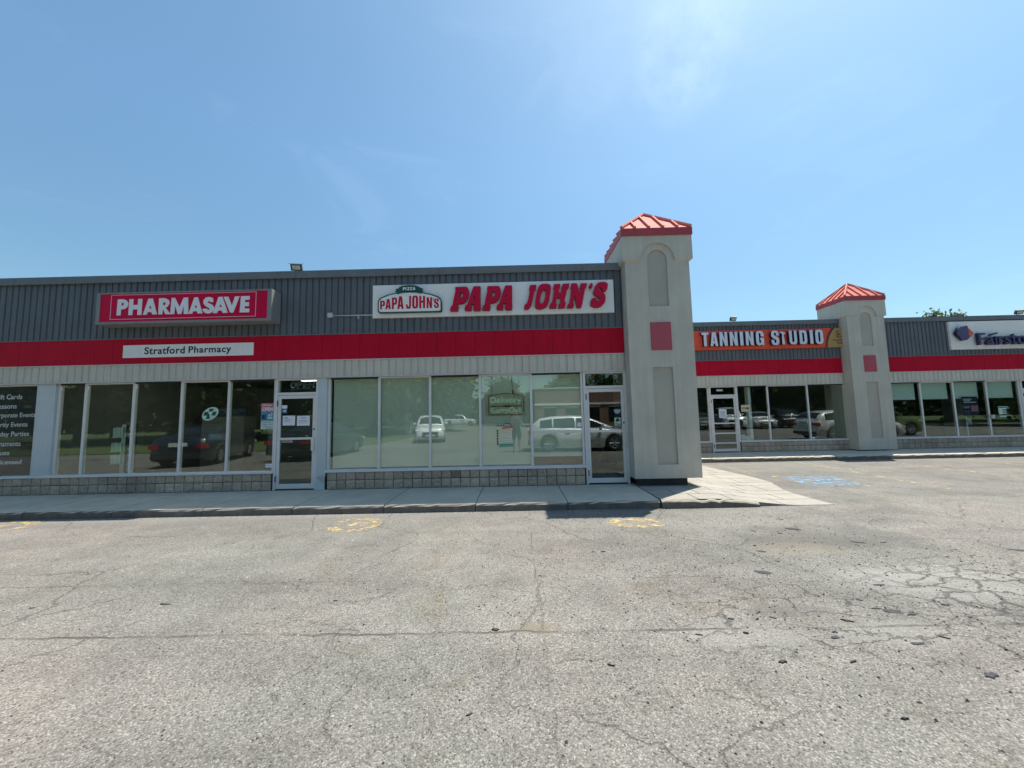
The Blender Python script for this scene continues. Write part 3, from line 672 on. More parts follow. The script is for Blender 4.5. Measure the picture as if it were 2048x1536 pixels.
def glazing(bld, xs, yg, z0=0.53, z1=2.434, m='glass', sill=True, mids=None, first=True, last=True):
    """mullions centred on xs, a pane between each pair, sill and head"""
    for i, x in enumerate(xs):
        b = MB(); b.box(x-0.025, x+0.025, yg-0.014, yg+0.055, z0, z1); b.build('mullion', M['alu'], bld, bevel=0.003)
    for i, (a, c) in enumerate(zip(xs[:-1], xs[1:])):
        b = MB(); b.box(a+0.0265, c-0.0265, yg+0.004, yg+0.010, z0+0.001, z1-0.031)
        b.build('window_pane', M[m if isinstance(m, str) else m[i]], bld)
        b = MB(); b.box(a+0.0265, c-0.0265, yg-0.022, yg+0.05, z1-0.030, z1-0.0005); b.build('window_head', M['gap_shade'] if i % 2 == 0 else M['alu'], bld)
    b = MB(); b.prism([(yg-0.085, 0.475), (yg-0.085, 0.515), (yg-0.045, 0.529), (yg+0.07, 0.529), (yg+0.07, 0.475)], xs[0]-0.03, xs[-1]+0.03, axis='x'); b.build('window_sill', M['alu'], bld, bevel=0.004)
def door(bld, x0, x1, yg, ztop=2.10, rails=(1.18,), tran=True, m='glass_dark', handle_right=True, trz=2.434):
    """x0,x1: outer edges of the frame"""
    fw = 0.045
    for a, c in ((x0, x0+fw), (x1-fw, x1)):
        b = MB(); b.box(a, c, yg-0.05, yg+0.06, ZS+0.002, trz); b.build('door_frame', M['alu'], bld, bevel=0.003)
    b = MB(); b.box(x0+fw+0.0005, x1-fw-0.0005, yg-0.048, yg+0.058, ztop, ztop+0.055); b.box(x0+fw+0.0005, x1-fw-0.0005, yg-0.048, yg+0.058, trz-0.03, trz); b.build('door_frame', M['alu'], bld, bevel=0.003)
    b = MB(); b.box(x0+fw+0.001, x1-fw-0.001, yg+0.005, yg+0.011, ztop+0.056, trz-0.031); b.build('transom_pane', M[m], bld)
    dx0, dx1, z0, z1 = x0+fw+0.004, x1-fw-0.004, ZS+0.028, ztop-0.006; st = 0.062
    d = MB(); d.box(dx0, dx0+st, yg-0.036, yg+0.012, z0, z1); d.box(dx1-st, dx1, yg-0.036, yg+0.012, z0, z1)
    d.box(dx0+st+.0005, dx1-st-.0005, yg-0.035, yg+0.011, z1-0.07, z1); d.box(dx0+st+.0005, dx1-st-.0005, yg-0.035, yg+0.011, z0, z0+0.095)
    dr = d.build('door', M['alu'], bld, bevel=0.004)
    b = MB(); b.box(dx0+st+.001, dx1-st-.001, yg-0.015, yg-0.009, z0+0.096, z1-0.071); b.build('door_pane', M[m], dr)
    for rz in rails:
        b = MB(); b.box(dx0+st+.001, dx1-st-.001, yg-0.042, yg-0.018, rz-0.022, rz+0.022); b.build('door_rail', M['alu'], dr, bevel=0.003)
    hx = dx1-st*0.5 if handle_right else dx0+st*0.5
    b = MB(); b.box(hx-0.034, hx+0.026, yg-0.075, yg-0.060, 0.93, 1.20); b.box(hx-0.015, hx+0.015, yg-0.0605, yg-0.036, 0.96, 0.99); b.box(hx-0.015, hx+0.015, yg-0.0605, yg-0.036, 1.14, 1.17); b.build('pull_handle', M['alu'], dr, bevel=0.004)
    b = MB(); b.lathe([(0.0, -0.012), (0.016, -0.012), (0.018, 0.0)], (hx+0.004, yg-0.0365, 1.42-0.05), n=12); b.build('lock_cylinder', M['dark_metal'], dr)
    hx = dx0 if handle_right else dx1
    for hz in (0.36, 1.92):
        b = MB(); b.tube([(hx, yg-0.052, hz-0.06), (hx, yg-0.052, hz+0.06)], 0.011, 8); b.build('hinge', M['dark_metal'], dr)
    b = MB(); b.box(x0+fw, x1-fw, yg-0.05, yg+0.06, ZS-0.02, ZS+0.014); b.build('threshold', M['dark_metal'], bld)
    return dr
def blind(bld, x0, x1, y, z0, z1, m):
    b = MB(); b.box(x0, x1, y, y+0.003, z0, z1-0.04); o = b.build('roller_blind', M[m], bld)
    b = MB(); b.tube([(x0, y+0.02, z1-0.03), (x1, y+0.02, z1-0.03)], 0.024, 10); b.build('roller', M[m], o)
    b = MB(); b.box(x0, x1, y-0.008, y+0.011, z0-0.03, z0-0.0005); b.build('hem_bar', M['lwhite'], o)
    return o

# ---- wing with the pharmacy and the pizza shop
YG, YS = 7.75, 7.66
w1 = thing('shop_building', 'low charcoal and red shop wing with pharmacy and pizza storefronts nearest the camera', 'building', (-5, YG, 0))
facade(w1, -13.8, 2.272, YS)
b = MB(); b.box(-13.8, 2.26, YS+0.062, YS+0.36, 2.434, 4.58); b.build('parapet_wall', M['room_dark'], w1)
b = MB(); b.box(-13.8, 3.44, 8.022, 17.0, 4.40, 4.50); b.build('roof', M['coping'], w1)
b = MB(); b.box(-14.0, -13.802, YS, 17.0, 0, 4.6); b.build('side_wall', M['stucco'], w1)
b = MB(); b.box(3.442, 3.60, 8.75, 17.0, 0, 4.72); b.build('side_wall', M['stucco'], w1)
b = MB(); b.box(-13.8, 3.44, 16.8, 16.99, 0.0, 4.39); b.build('back_wall', M['room'], w1)
b = MB(); b.box(-13.8, 3.44, YG+0.062, 16.79, 0.02, 0.15); b.build('room_floor', M['carpet'], w1)
b = MB(); b.box(-13.8, 3.44, 8.03, 16.79, 2.70, 2.76); b.build('room_ceiling', M['room_dark'], w1)
b = MB(); b.box(-9.95, -9.86, YG+0.15, 16.78, 0.152, 2.69); b.box(-4.10, -4.0, YG+0.15, 16.78, 0.152, 2.69); b.build('partition_wall', M['room_dark'], w1)
b = MB(); b.box(-9.85, -4.11, 12.6, 12.7, 0.152, 2.69); b.build('partition_wall', M['room_dark'], w1)
b = MB(); b.box(1.86, 1.92, YG+0.55, 10.5, 0.152, 2.69); b.build('partition_wall', M['brownwall'], w1)
b = MB(); b.box(-3.99, 3.43, 10.6, 10.7, 0.152, 2.69); b.build('partition_wall', M['room_dark'], w1)
blocks(w1, -13.7, -5.09, YG); blocks(w1, -3.93, 1.375, YG)
glazing(w1, [-13.72, -11.95, -10.168], YG, m='glass_clear')
b = MB(); b.box(-10.141, -9.745, YG-0.06, YG+0.05, 0.53, 2.434); b.build('pier', M['pier'], w1, bevel=0.006)
b = MB(); b.box(-10.143, -9.743, YG-0.075, YG+0.05, 0.473, 0.5295); b.build('window_sill', M['alu'], w1)
glazing(w1, [-9.715, -9.145, -8.11, -7.08, -6.075, -5.085], YG, m='glass')
door(w1, -5.055, -4.155, YG, ztop=2.09)
b = MB(); b.box(-4.152, -3.965, YG-0.065, YG+0.05, 0.40, 2.434)
b.build('pier', M['pier'], w1, bevel=0.006)
b = MB()   # dented foot of the pier, kicked open
b.face([(-4.15, YG-0.065, 0.133), (-3.967, YG-0.065, 0.133), (-3.967, YG-0.07, 0.36), (-4.00, YG-0.028, 0.31), (-4.06, YG-0.015, 0.25), (-4.11, YG-0.03, 0.32), (-4.15, YG-0.075, 0.395)])
b.face([(-4.15, YG-0.075, 0.395), (-4.11, YG-0.03, 0.32), (-4.06, YG-0.015, 0.25), (-4.00, YG-0.028, 0.31), (-3.967, YG-0.07, 0.36), (-3.967, YG-0.064, 0.402), (-4.15, YG-0.064, 0.402)])
b.face([(-4.15, YG-0.065, 0.133), (-4.15, YG-0.075, 0.395), (-4.15, YG+0.05, 0.40), (-4.15, YG+0.05, 0.133)])
o = b.build('pier_foot', M['pier'], w1); o['label'] = 'crumpled peeled foot of the pier'
glazing(w1, [-3.937, -2.88, -1.81, -0.76, 0.31, 1.37], YG, m='glass_blind')
b = MB(); b.box(0.337, 1.343, YG-0.035, YG+0.003, 1.185, 1.235); b.build('mid_rail', M['alu'], w1, bevel=0.003)
for a, c in ((-3.88, -2.915), (-2.86, -1.84), (-1.79, -0.785), (-0.735, 0.285)): blind(w1, a, c, YG+0.075, 0.58, 2.425, 'blind')
blind(w1, 0.335, 1.345, YG+0.075, 0.73, 2.44, 'blind')
door(w1, 1.40, 2.285, YG, ztop=2.09, rails=(1.205,))
for x, y in ((-5.2, 9.3), (-5.4, 10.3), (-7.3, 9.3), (-8.6, 9.3), (-4.85, 11.2)):
    b = MB(); b.box(x-0.62, x+0.62, y-0.05, y+0.05, 2.655, 2.695); b.build('ceiling_light', M['tube'], w1)
for x, y in ((1.62, 9.0), (2.02, 8.55)):
    b = MB(); b.box(x-0.05, x+0.05, y-0.05, y+0.05, 2.68, 2.699); b.build('ceiling_light', M['tube'], w1)
b = MB()
for x in (-8.9, -7.0): b.box(x, x+1.2, 10.4, 10.9, 0.152, 1.7)
b.build('shelf_unit', M['room_dark'], w1)
b = MB(); b.box(-9.4, -8.1, 11.0, 11.1, 1.0, 1.95); b.build('display_board', M['mural'], w1)

# ---- set-back wing with the tanning and loan shops
YG2, YS2 = 13.2, 13.1
w2 = thing('shop_building', 'set-back grey and red shop wing beyond the near tower with tanning storefront', 'building', (12, YG2, 0))
facade(w2, 3.62, 11.515, YS2); facade(w2, 12.815, 24.0, YS2)
b = MB(); b.box(3.62, 11.51, YS2+0.062, YS2+0.36, 2.434, 4.58); b.box(12.82, 24, YS2+0.062, YS2+0.36, 2.434, 4.58); b.build('parapet_wall', M['room_dark'], w2)
b = MB(); b.box(3.62, 24, 13.47, 24, 4.40, 4.50); b.build('roof', M['coping'], w2)
b = MB(); b.box(3.62, 24, 19.0, 19.1, 0, 4.39); b.build('back_wall', M['room_dark'], w2)
b = MB(); b.box(24.001, 24.2, YS2, 24, 0, 4.6); b.build('side_wall', M['stucco'], w2)
b = MB(); b.box(3.62, 24, YG2+0.062, 18.99, 0.02, 0.15); b.build('room_floor', M['carpet'], w2)
b = MB(); b.box(3.62, 24, 13.48, 18.99, 2.72, 2.78); b.build('room_ceiling', M['room_dark'], w2)
b = MB(); b.box(12.1, 12.2, 14.0, 18.98, 0.152, 2.7); b.build('partition_wall', M['room_dark'], w2)
b = MB(); b.box(8.27, 8.37, YG2+0.12, YG2+0.30, 0.152, 2.43); b.build('interior_post', M['lwhite'], w2)
b = MB(); b.box(15.95, 16.35, YG2+0.5, YG2+0.9, 0.152, 2.7); b.build('interior_post', M['room'], w2)
Z2 = ((0.137, 0.173), (0.322, 0.146))
blocks(w2, 4.4, 6.80, YG2); blocks(w2, 7.82, 11.78, YG2); blocks(w2, 13.0, 17.68, YG2)
glazing(w2, [4.42, 5.6, 6.80], YG2)
door(w2, 6.83, 7.785, YG2, ztop=2.09, rails=(1.14, 0.79, 0.45))
glazing(w2, [7.815, 8.895, 10.29, 11.74], YG2)
b = MB(); b.box(11.767, 12.05, YG2-0.05, YG2+0.05, 0.132, 2.434); b.build('pier', M['alu'], w2)
glazing(w2, [13.05, 14.24, 15.38, 16.53, 17.66], YG2)
for a, c in ((13.1, 14.13), (14.28, 15.27), (15.42, 16.33), (16.57, 17.55)): blind(w2, a, c, YG2+0.09, 1.86, 2.43, 'blind_teal')
door(w2, 17.69, 18.64, YG2, ztop=2.09, rails=(1.14,))
blocks(w2, 18.66, 22.4, YG2); glazing(w2, [18.67, 19.9, 21.1, 22.4], YG2)
b = MB(); b.box(22.43, 24, YG2-0.05, YG2+0.05, 0.0, 2.434); b.build('pier', M['pier'], w2)
b = MB(); b.box(16.49, 16.58, YG2-0.12, YG2-0.047, 1.12, 1.24); b.build('intercom_box', M['galv'], w2, bevel=0.006)

# ------------------------------------------------------------------ towers
def arch_poly(x0, x1, z0, zs, n=14):
    r = (x1-x0)/2; c = (x0+x1)/2
    return [(x0, z0), (x1, z0)] + [(c+r*math.cos(math.pi*k/n), zs+r*math.sin(math.pi*k/n)) for k in range(n+1)]
def tower(label, sx0, sx1, yf, yb, zbot, cx0, cx1, zc0, zc1, fx0, fx1, zf0, zf1, apex, fyb, k=1.0, seams=4):
    t = thing('corner_tower', label, 'tower', ((sx0+sx1)/2, (yf+yb)/2, 0), 'stucco towers with red pyramid roofs')
    cx = (sx0+sx1)/2; rec = 0.035
    # shaft front built as frame round the recesses
    nx0, nx1 = cx-0.20*k, cx+0.20*k; nz0, nzs = 3.705, 4.69; lz0, lz1 = 0.548, 2.465
    b = MB(); ytop = zc0+0.02
    def fq(x0, x1, z0, z1): b.face([(x0, yf, z0), (x1, yf, z0), (x1, yf, z1), (x0, yf, z1)])
    fq(sx0, nx0, zbot, zc1); fq(nx1, sx1, zbot, zc1); fq(nx0, nx1, zbot, lz0); fq(nx0, nx1, lz1, nz0)
    n = 14; r = (nx1-nx0)/2; arc = [(cx+r*math.cos(math.pi*j/n), nzs+r*math.sin(math.pi*j/n)) for j in range(n+1)]
    for j in range(n):
        (xa, za), (xb, zb) = arc[j], arc[j+1]
        b.face([(xb, yf, zb), (xa, yf, za), (xa, yf, zc1), (xb, yf, zc1)])
    path = [(nx0, nz0), (nx1, nz0)] + arc
    for (xa, za), (xb, zb) in zip(path, path[1:]+path[:1]): b.face([(xa, yf, za), (xb, yf, zb), (xb, yf+rec, zb), (xa, yf+rec, za)])
    lp = [(nx0, lz0), (nx1, lz0), (nx1, lz1), (nx0, lz1)]
    for (xa, za), (xb, zb) in zip(lp, lp[1:]+lp[:1]): b.face([(xa, yf, za), (xb, yf, zb), (xb, yf+rec, zb), (xa, yf+rec, za)])
    b.face([(sx0, yb, zbot), (sx0, yf, zbot), (sx0, yf, zc1), (sx0, yb, zc1)]); b.face([(sx1, yf, zbot), (sx1, yb, zbot), (sx1, yb, zc1), (sx1, yf, zc1)])
    b.face([(sx1, yb, zbot), (sx0, yb, zbot), (sx0, yb, zc1), (sx1, yb, zc1)]); b.face([(sx0, yf, zbot), (sx0, yb, zbot), (sx1, yb, zbot), (sx1, yf, zbot)])
    b.build('shaft', M['stucco'], t)
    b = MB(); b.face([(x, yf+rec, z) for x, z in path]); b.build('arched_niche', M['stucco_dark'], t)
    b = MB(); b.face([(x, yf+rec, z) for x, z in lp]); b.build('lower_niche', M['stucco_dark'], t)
    b = MB(); b.box(cx-0.205*k, cx+0.205*k, yf-0.018, yf+0.02, 2.805, 3.37); b.build('red_panel', M['redsq'], t, bevel=0.003)
    b = MB(); b.box(sx0+0.10, sx1-0.25, yf+0.10, yb, 0.10, zbot-0.002); b.build('plinth', M['gap_shade'], t)
    # projecting head with an arch cut out of its front
    yh = yf-0.045; ar = 0.345*k; azs = zc0+0.005; n = 18; b = MB()
    arc = [(cx+ar*math.cos(math.pi*j/n), azs+ar*math.sin(math.pi*j/n)) for j in range(n+1)]
    b.face([(cx0, yh, zc0), (cx-ar, yh, zc0), (cx-ar, yh, zc1), (cx0, yh, zc1)]); b.face([(cx+ar, yh, zc0), (cx1, yh, zc0), (cx1, yh, zc1), (cx+ar, yh, zc1)])
    for j in range(n):
        (xa, za), (xb, zb) = arc[j], arc[j+1]
        b.face([(xb, yh, zb), (xa, yh, za), (xa, yh, zc1), (xb, yh, zc1)]); b.face([(xb, yh, zb), (xb, yf, zb), (xa, yf, za), (xa, yh, za)])
    ck = 0.03
    b.face([(cx0, yh, zc0), (sx0, yf, zc0-ck), (cx-ar, yf, zc0-ck), (cx-ar, yh, zc0)]); b.face([(cx+ar, yh, zc0), (cx+ar, yf, zc0-ck), (sx1, yf, zc0-ck), (cx1, yh, zc0)])
    b.face([(cx0, fyb, zc0), (sx0, fyb, zc0-ck), (sx0, yf, zc0-ck), (cx0, yh, zc0)]); b.face([(cx1, yh, zc0), (sx1, yf, zc0-ck), (sx1, fyb, zc0-ck), (cx1, fyb, zc0)])
    b.face([(cx0, fyb, zc0), (cx0, yh, zc0), (cx0, yh, zc1), (cx0, fyb, zc1)]); b.face([(cx1, yh, zc0), (cx1, fyb, zc0), (cx1, fyb, zc1), (cx1, yh, zc1)])
    b.face([(cx1, fyb, zc0), (cx0, fyb, zc0), (cx0, fyb, zc1), (cx1, fyb, zc1)])
    b.build('head', M['stucco'], t)
    fy0 = yh-0.03; fy1 = fyb+0.03
    b = MB(); b.box(fx0, fx1, fy0, fy1, zf0, zf1); b.build('eaves_fascia', M['fasciared'], t, bevel=0.008)
    # pyramid roof with standing seams
    A = Vector(apex); C = [Vector((fx0, fy0, zf1)), Vector((fx1, fy0, zf1)), Vector((fx1, fy1, zf1)), Vector((fx0, fy1, zf1))]
    b = MB(); e = 0.015
    Ci = [c + (Vector((A.x, A.y, zf1))-c)*0.012 + Vector((0, 0, 0.002)) for c in C]
    for j in range(4): b.face([Ci[j], Ci[(j+1) % 4], A])
    b.build('roof', M['roofred'], t)
    for j in range(4):
        p, q = Ci[j], Ci[(j+1) % 4]; nrm = (q-p).cross(A-p).normalized(); along = (q-p).normalized(); L = (q-p).length
        up = (A-(p+q)/2); H = up.length; upn = up.normalized()
        for s in range(1, seams+1):
            f = s/(seams+1); h = H*min(f, 1-f)*2*0.985; base = p+(q-p)*f; w = 0.018*k; hh = 0.042*k
            if abs(f-0.5) < 0.02: h = H*0.97
            b = MB(); pts = [base-along*w, base+along*w, base+along*w+upn*h, base-along*w+upn*h]
            for z in (pts[0], pts[1], pts[2], pts[3]): pass
            top = [x+nrm*hh for x in pts]; i = len(b.v)
            b.v += [tuple(x) for x in pts+top]
            for fc in ((3,2,1,0),(4,5,6,7),(0,1,5,4),(1,2,6,5),(2,3,7,6),(3,0,4,7)): b.f.append(fc); b.m.append(0)
            b.build('roof_seam', M['roofred'], t)
        b = MB(); d = (A-p); b.tube([p+d*0.01+Vector((0, 0, 0.018)), A+Vector((0, 0, 0.015))], 0.035*k, 6); b.build('hip_cap', M['roofred'], t)
    return t
tower('beige stucco tower at the pizza shop corner with a red pyramid roof', 2.28, 3.58, 7.35, 8.70, 0.285, 2.222, 3.642, 4.665, 5.175, 2.205, 3.655, 5.165, 5.318, (2.92, 7.97, 5.97), 8.68)
tower('beige stucco tower between the tanning and loan shops', 11.53, 12.80, 12.75, 13.97, 0.165, 11.475, 12.855, 4.755, 5.31, 11.46, 12.87, 5.30, 5.455, (12.16, 13.31, 6.08), 13.90, 1.0)
# ------------------------------------------------------------------ lettering helpers
def curve_mesh(name, polys, depth, mats):
    """closed outlines in (x,z) filled and extruded towards +y from y=0 (front face at y=0)"""
    cu = bpy.data.curves.new(name, 'CURVE'); cu.dimensions = '2D'; cu.fill_mode = 'BOTH'; cu.extrude = depth/2
    for P in polys:
        sp = cu.splines.new('POLY'); sp.points.add(len(P)-1); sp.use_cyclic_u = True
        for k, (x, z) in enumerate(P): sp.points[k].co = (x, z, 0, 1)
    return finish_curve(name, cu, depth, mats)
def finish_curve(name, cu, depth, mats):
    ob = bpy.data.objects.new(name, cu)
    me = bpy.data.meshes.new_from_object(ob)
    bpy.data.objects.remove(ob); bpy.data.curves.remove(cu)
    me.name = name; me.materials.clear()
    for mt in (mats if isinstance(mats, (list, tuple)) else [mats]): me.materials.append(mt)
    me.transform(Matrix.Translation((0, depth/2, 0)) @ Matrix.Rotation(R(90), 4, 'X'))
    two = isinstance(mats, (list, tuple)) and len(mats) > 1
    for p in me.polygons: p.material_index = 1 if (two and p.normal.y > -0.5) else 0
    return me
def text_mesh(name, s, depth, mats, offset=0.0, shear=0.0, space=1.0, fill=True, bevel=0.0):
    cu = bpy.data.curves.new(name, 'FONT'); cu.body = s; cu.size = 1.0; cu.offset = offset; cu.shear = shear; cu.space_character = space
    if fill: cu.extrude = depth/2
    else: cu.fill_mode = 'NONE'; cu.extrude = 0.0; cu.bevel_depth = bevel; cu.bevel_resolution = 1
    return finish_curve(name, cu, depth if fill else 0.0, mats)
def fit(me, x0, x1, z0, z1, y, zfree=False):
    xs = [v.co.x for v in me.vertices]; zs = [v.co.z for v in me.vertices]
    a, c, d, e = min(xs), max(xs), min(zs), max(zs)
    sx = (x1-x0)/(c-a); sz = (z1-z0)/(e-d)
    for v in me.vertices: v.co = (x0+(v.co.x-a)*sx, y+v.co.y, z0+(v.co.z-d)*sz)
    return me
def text(name, s, x0, x1, z0, z1, y, depth, mats, parent, **kw):
    return link(name, fit(text_mesh(name, s, depth, mats, **kw), x0, x1, z0, z1, y), parent)
def plate(name, x0, x1, z0, z1, y, d, m, parent=None, bevel=0.0):
    return MB().box(x0, x1, y, y+d, z0, z1).build(name, m, parent, bevel=bevel)
def bars(name, rects, y, m, parent):
    b = MB()
    for x0, x1, z0, z1 in rects: b.box(x0, x1, y, y+0.001, z0, z1)
    return b.build(name, m, parent)

# condensed heavy capitals drawn in a unit box
CG = {'T': [[(0,1),(1,1),(1,.83),(.70,.83),(.70,0),(.30,0),(.30,.83),(0,.83)]],
'A': [[(.27,1),(.73,1),(1,0),(.66,0),(.61,.18),(.39,.18),(.34,0),(0,0)],[(.5,.76),(.57,.34),(.43,.34)]],
'N': [[(0,0),(0,1),(.38,1),(.66,.42),(.66,1),(1,1),(1,0),(.64,0),(.34,.6),(.34,0)]],
'I': [[(0,0),(0,1),(1,1),(1,0)]],
'G': [[(1,.62),(1,.78),(.92,.93),(.75,1),(.28,1),(.1,.94),(0,.8),(0,.2),(.1,.06),(.28,0),(.55,0),(.66,.04),(.70,.09),(.74,0),(1,0),(1,.52),(.54,.52),(.54,.37),(.62,.37),(.62,.22),(.55,.15),(.44,.15),(.38,.22),(.38,.78),(.44,.86),(.56,.86),(.62,.78),(.62,.62)]],
'S': [[(1,.66),(1,.8),(.9,.94),(.72,1),(.28,1),(.1,.94),(0,.8),(0,.64),(.1,.52),(.62,.34),(.64,.22),(.58,.14),(.42,.14),(.36,.22),(.36,.36),(0,.36),(0,.2),(.1,.06),(.28,0),(.72,0),(.9,.06),(1,.2),(1,.4),(.9,.52),(.38,.7),(.36,.78),(.42,.86),(.58,.86),(.64,.78),(.64,.66)]],
'U': [[(0,1),(.36,1),(.36,.24),(.42,.15),(.58,.15),(.64,.24),(.64,1),(1,1),(1,.2),(.9,.06),(.72,0),(.28,0),(.1,.06),(0,.2)]],
'D': [[(0,0),(0,1),(.68,1),(.9,.93),(1,.78),(1,.22),(.9,.07),(.68,0)],[(.38,.16),(.38,.84),(.56,.84),(.64,.76),(.64,.24),(.56,.16)]],
'O': [[(.28,0),(.1,.06),(0,.2),(0,.8),(.1,.94),(.28,1),(.72,1),(.9,.94),(1,.8),(1,.2),(.9,.06),(.72,0)],[(.38,.24),(.38,.76),(.44,.86),(.56,.86),(.62,.76),(.62,.24),(.56,.14),(.44,.14)]],
'P': [[(0,0),(0,1),(.7,1),(.92,.93),(1,.8),(1,.56),(.92,.44),(.7,.37),(.38,.37),(.38,0)],[(.38,.52),(.38,.85),(.54,.85),(.62,.78),(.62,.59),(.54,.52)]],
'J': [[(.62,1),(1,1),(1,.2),(.9,.06),(.72,0),(.28,0),(.1,.06),(0,.2),(0,.34),(.36,.34),(.36,.22),(.42,.15),(.56,.15),(.62,.22)]],
'H': [[(0,0),(0,1),(.36,1),(.36,.62),(.64,.62),(.64,1),(1,1),(1,0),(.64,0),(.64,.45),(.36,.45),(.36,0)]],
"'": [[(.2,1),(1,1),(.6,0),(0,0)]],
'Z': [[(0,1),(1,1),(1,.8),(.45,.2),(1,.2),(1,0),(0,0),(0,.2),(.55,.8),(0,.8)]]}
def cap(ch, x0, x1, z0, z1, y, depth, mats, parent):
    me = curve_mesh('letter', [[(x0+(x1-x0)*u, z0+(z1-z0)*v) for u, v in P] for P in CG[ch]], depth, mats)
    me.transform(Matrix.Translation((0, y, 0))); return link('letter', me, parent)

# ------------------------------------------------------------------ signs on the near wing
# crimson light box
t = thing('wall_sign', 'crimson light box sign reading PHARMASAVE in white capitals on charcoal siding', 'sign', (-6.75, 7.4, 3.6))
yb = 7.34
b = MB(); b.box(-8.60, -8.525, yb, YS-0.02, 3.60, 4.262); b.box(-5.055, -4.965, yb, YS-0.02, 3.60, 4.262)
b.box(-8.524, -5.056, yb, YS-0.02, 3.60, 3.650); b.box(-8.524, -5.056, yb, YS-0.02, 4.232, 4.262); b.box(-8.524, -5.056, yb+0.06, YS-0.02, 3.651, 4.231)
b.build('cabinet', M['signgrey'], t, bevel=0.006)
plate('sign_face', -8.5235, -5.0565, 3.6505, 4.2315, yb+0.012, 0.03, M['magenta'], t)
b = MB(); fx0, fx1, fz0, fz1, lw = -8.31, -5.29, 3.695, 4.215, 0.011; y0, y1 = yb+0.0095, yb+0.0118
b.box(fx0, fx1, y0, y1, fz0, fz0+lw); b.box(fx0, fx1, y0, y1, fz1-lw, fz1); b.box(fx0, fx0+lw, y0, y1, fz0+lw, fz1-lw); b.box(fx1-lw, fx1, y0, y1, fz0+lw, fz1-lw)
b.build('border_line', M['lpink'], t)
PS = [[[(-8.169,4.119),(-8.053,4.122),(-7.974,4.09),(-7.94,4.025),(-7.955,3.957),(-8.01,3.915),(-8.086,3.906),(-8.088,3.785),(-8.174,3.783)],[(-8.083,4.048),(-8.048,4.047),(-8.031,4.021),(-8.048,3.988),(-8.082,3.983)]],[[(-7.927,4.118),(-7.84,4.12),(-7.841,3.993),(-7.745,3.995),(-7.743,4.12),(-7.656,4.119),(-7.654,3.782),(-7.744,3.782),(-7.743,3.903),(-7.841,3.899),(-7.843,3.783),(-7.929,3.783)]],[[(-7.531,4.12),(-7.438,4.12),(-7.332,3.786),(-7.429,3.786),(-7.451,3.837),(-7.532,3.835),(-7.548,3.783),(-7.625,3.783)],[(-7.487,3.984),(-7.452,3.913),(-7.506,3.913)]],[[(-7.309,4.122),(-7.183,4.123),(-7.104,4.082),(-7.084,4.013),(-7.115,3.946),(-7.161,3.918),(-7.051,3.783),(-7.159,3.783),(-7.218,3.9),(-7.221,3.783),(-7.307,3.783)],[(-7.217,4.036),(-7.178,4.035),(-7.161,4.009),(-7.178,3.973),(-7.217,3.972)]],[[(-7.048,4.122),(-6.975,4.122),(-6.873,3.93),(-6.797,4.123),(-6.705,4.125),(-6.682,3.779),(-6.778,3.78),(-6.784,3.957),(-6.827,3.783),(-6.903,3.783),(-6.965,3.956),(-6.974,3.781),(-7.059,3.781)]],[[(-6.576,4.122),(-6.499,4.122),(-6.389,3.782),(-6.491,3.783),(-6.512,3.834),(-6.585,3.831),(-6.602,3.781),(-6.679,3.781)],[(-6.537,3.97),(-6.503,3.907),(-6.558,3.907)]],[[(-6.189,4.098),(-6.172,4.02),(-6.233,4.012),(-6.263,4.04),(-6.292,4.029),(-6.287,4.003),(-6.202,3.962),(-6.151,3.912),(-6.152,3.844),(-6.203,3.793),(-6.279,3.775),(-6.347,3.796),(-6.394,3.85),(-6.39,3.879),(-6.304,3.881),(-6.279,3.853),(-6.245,3.86),(-6.25,3.885),(-6.335,3.936),(-6.382,3.986),(-6.385,4.054),(-6.334,4.116),(-6.258,4.125)]],[[(-6.075,4.119),(-5.992,4.121),(-5.867,3.783),(-5.973,3.781),(-5.998,3.834),(-6.071,3.832),(-6.088,3.78),(-6.174,3.781)],[(-6.027,3.971),(-5.994,3.908),(-6.049,3.908)]],[[(-5.969,4.12),(-5.869,4.119),(-5.788,3.932),(-5.734,4.122),(-5.638,4.121),(-5.752,3.786),(-5.819,3.785)]],[[(-5.608,4.123),(-5.427,4.124),(-5.428,4.046),(-5.52,4.044),(-5.522,3.994),(-5.435,3.992),(-5.438,3.91),(-5.522,3.91),(-5.524,3.862),(-5.424,3.859),(-5.425,3.782),(-5.624,3.783)]]]
for P in PS:
    me = curve_mesh('letter', P, 0.003, M['lwhite']); me.transform(Matrix.Translation((0, yb+0.0085, 0))); link('letter', me, t)
# white name board
t = tag(plate('name_board', -8.305, -5.52, 2.948, 3.218, YS-0.018, 0.013, M['white'], bevel=0.002), 'long white board reading Stratford Pharmacy on the red fascia', 'sign')
text('lettering', 'Stratford', -7.84, -6.98, 3.015, 3.168, YS-0.0205, 0.002, M['ink'], t, offset=0.022, space=1.10)
text('lettering', 'Pharmacy', -6.90, -5.99, 2.978, 3.166, YS-0.0205, 0.002, M['ink'], t, offset=0.022, space=1.10)
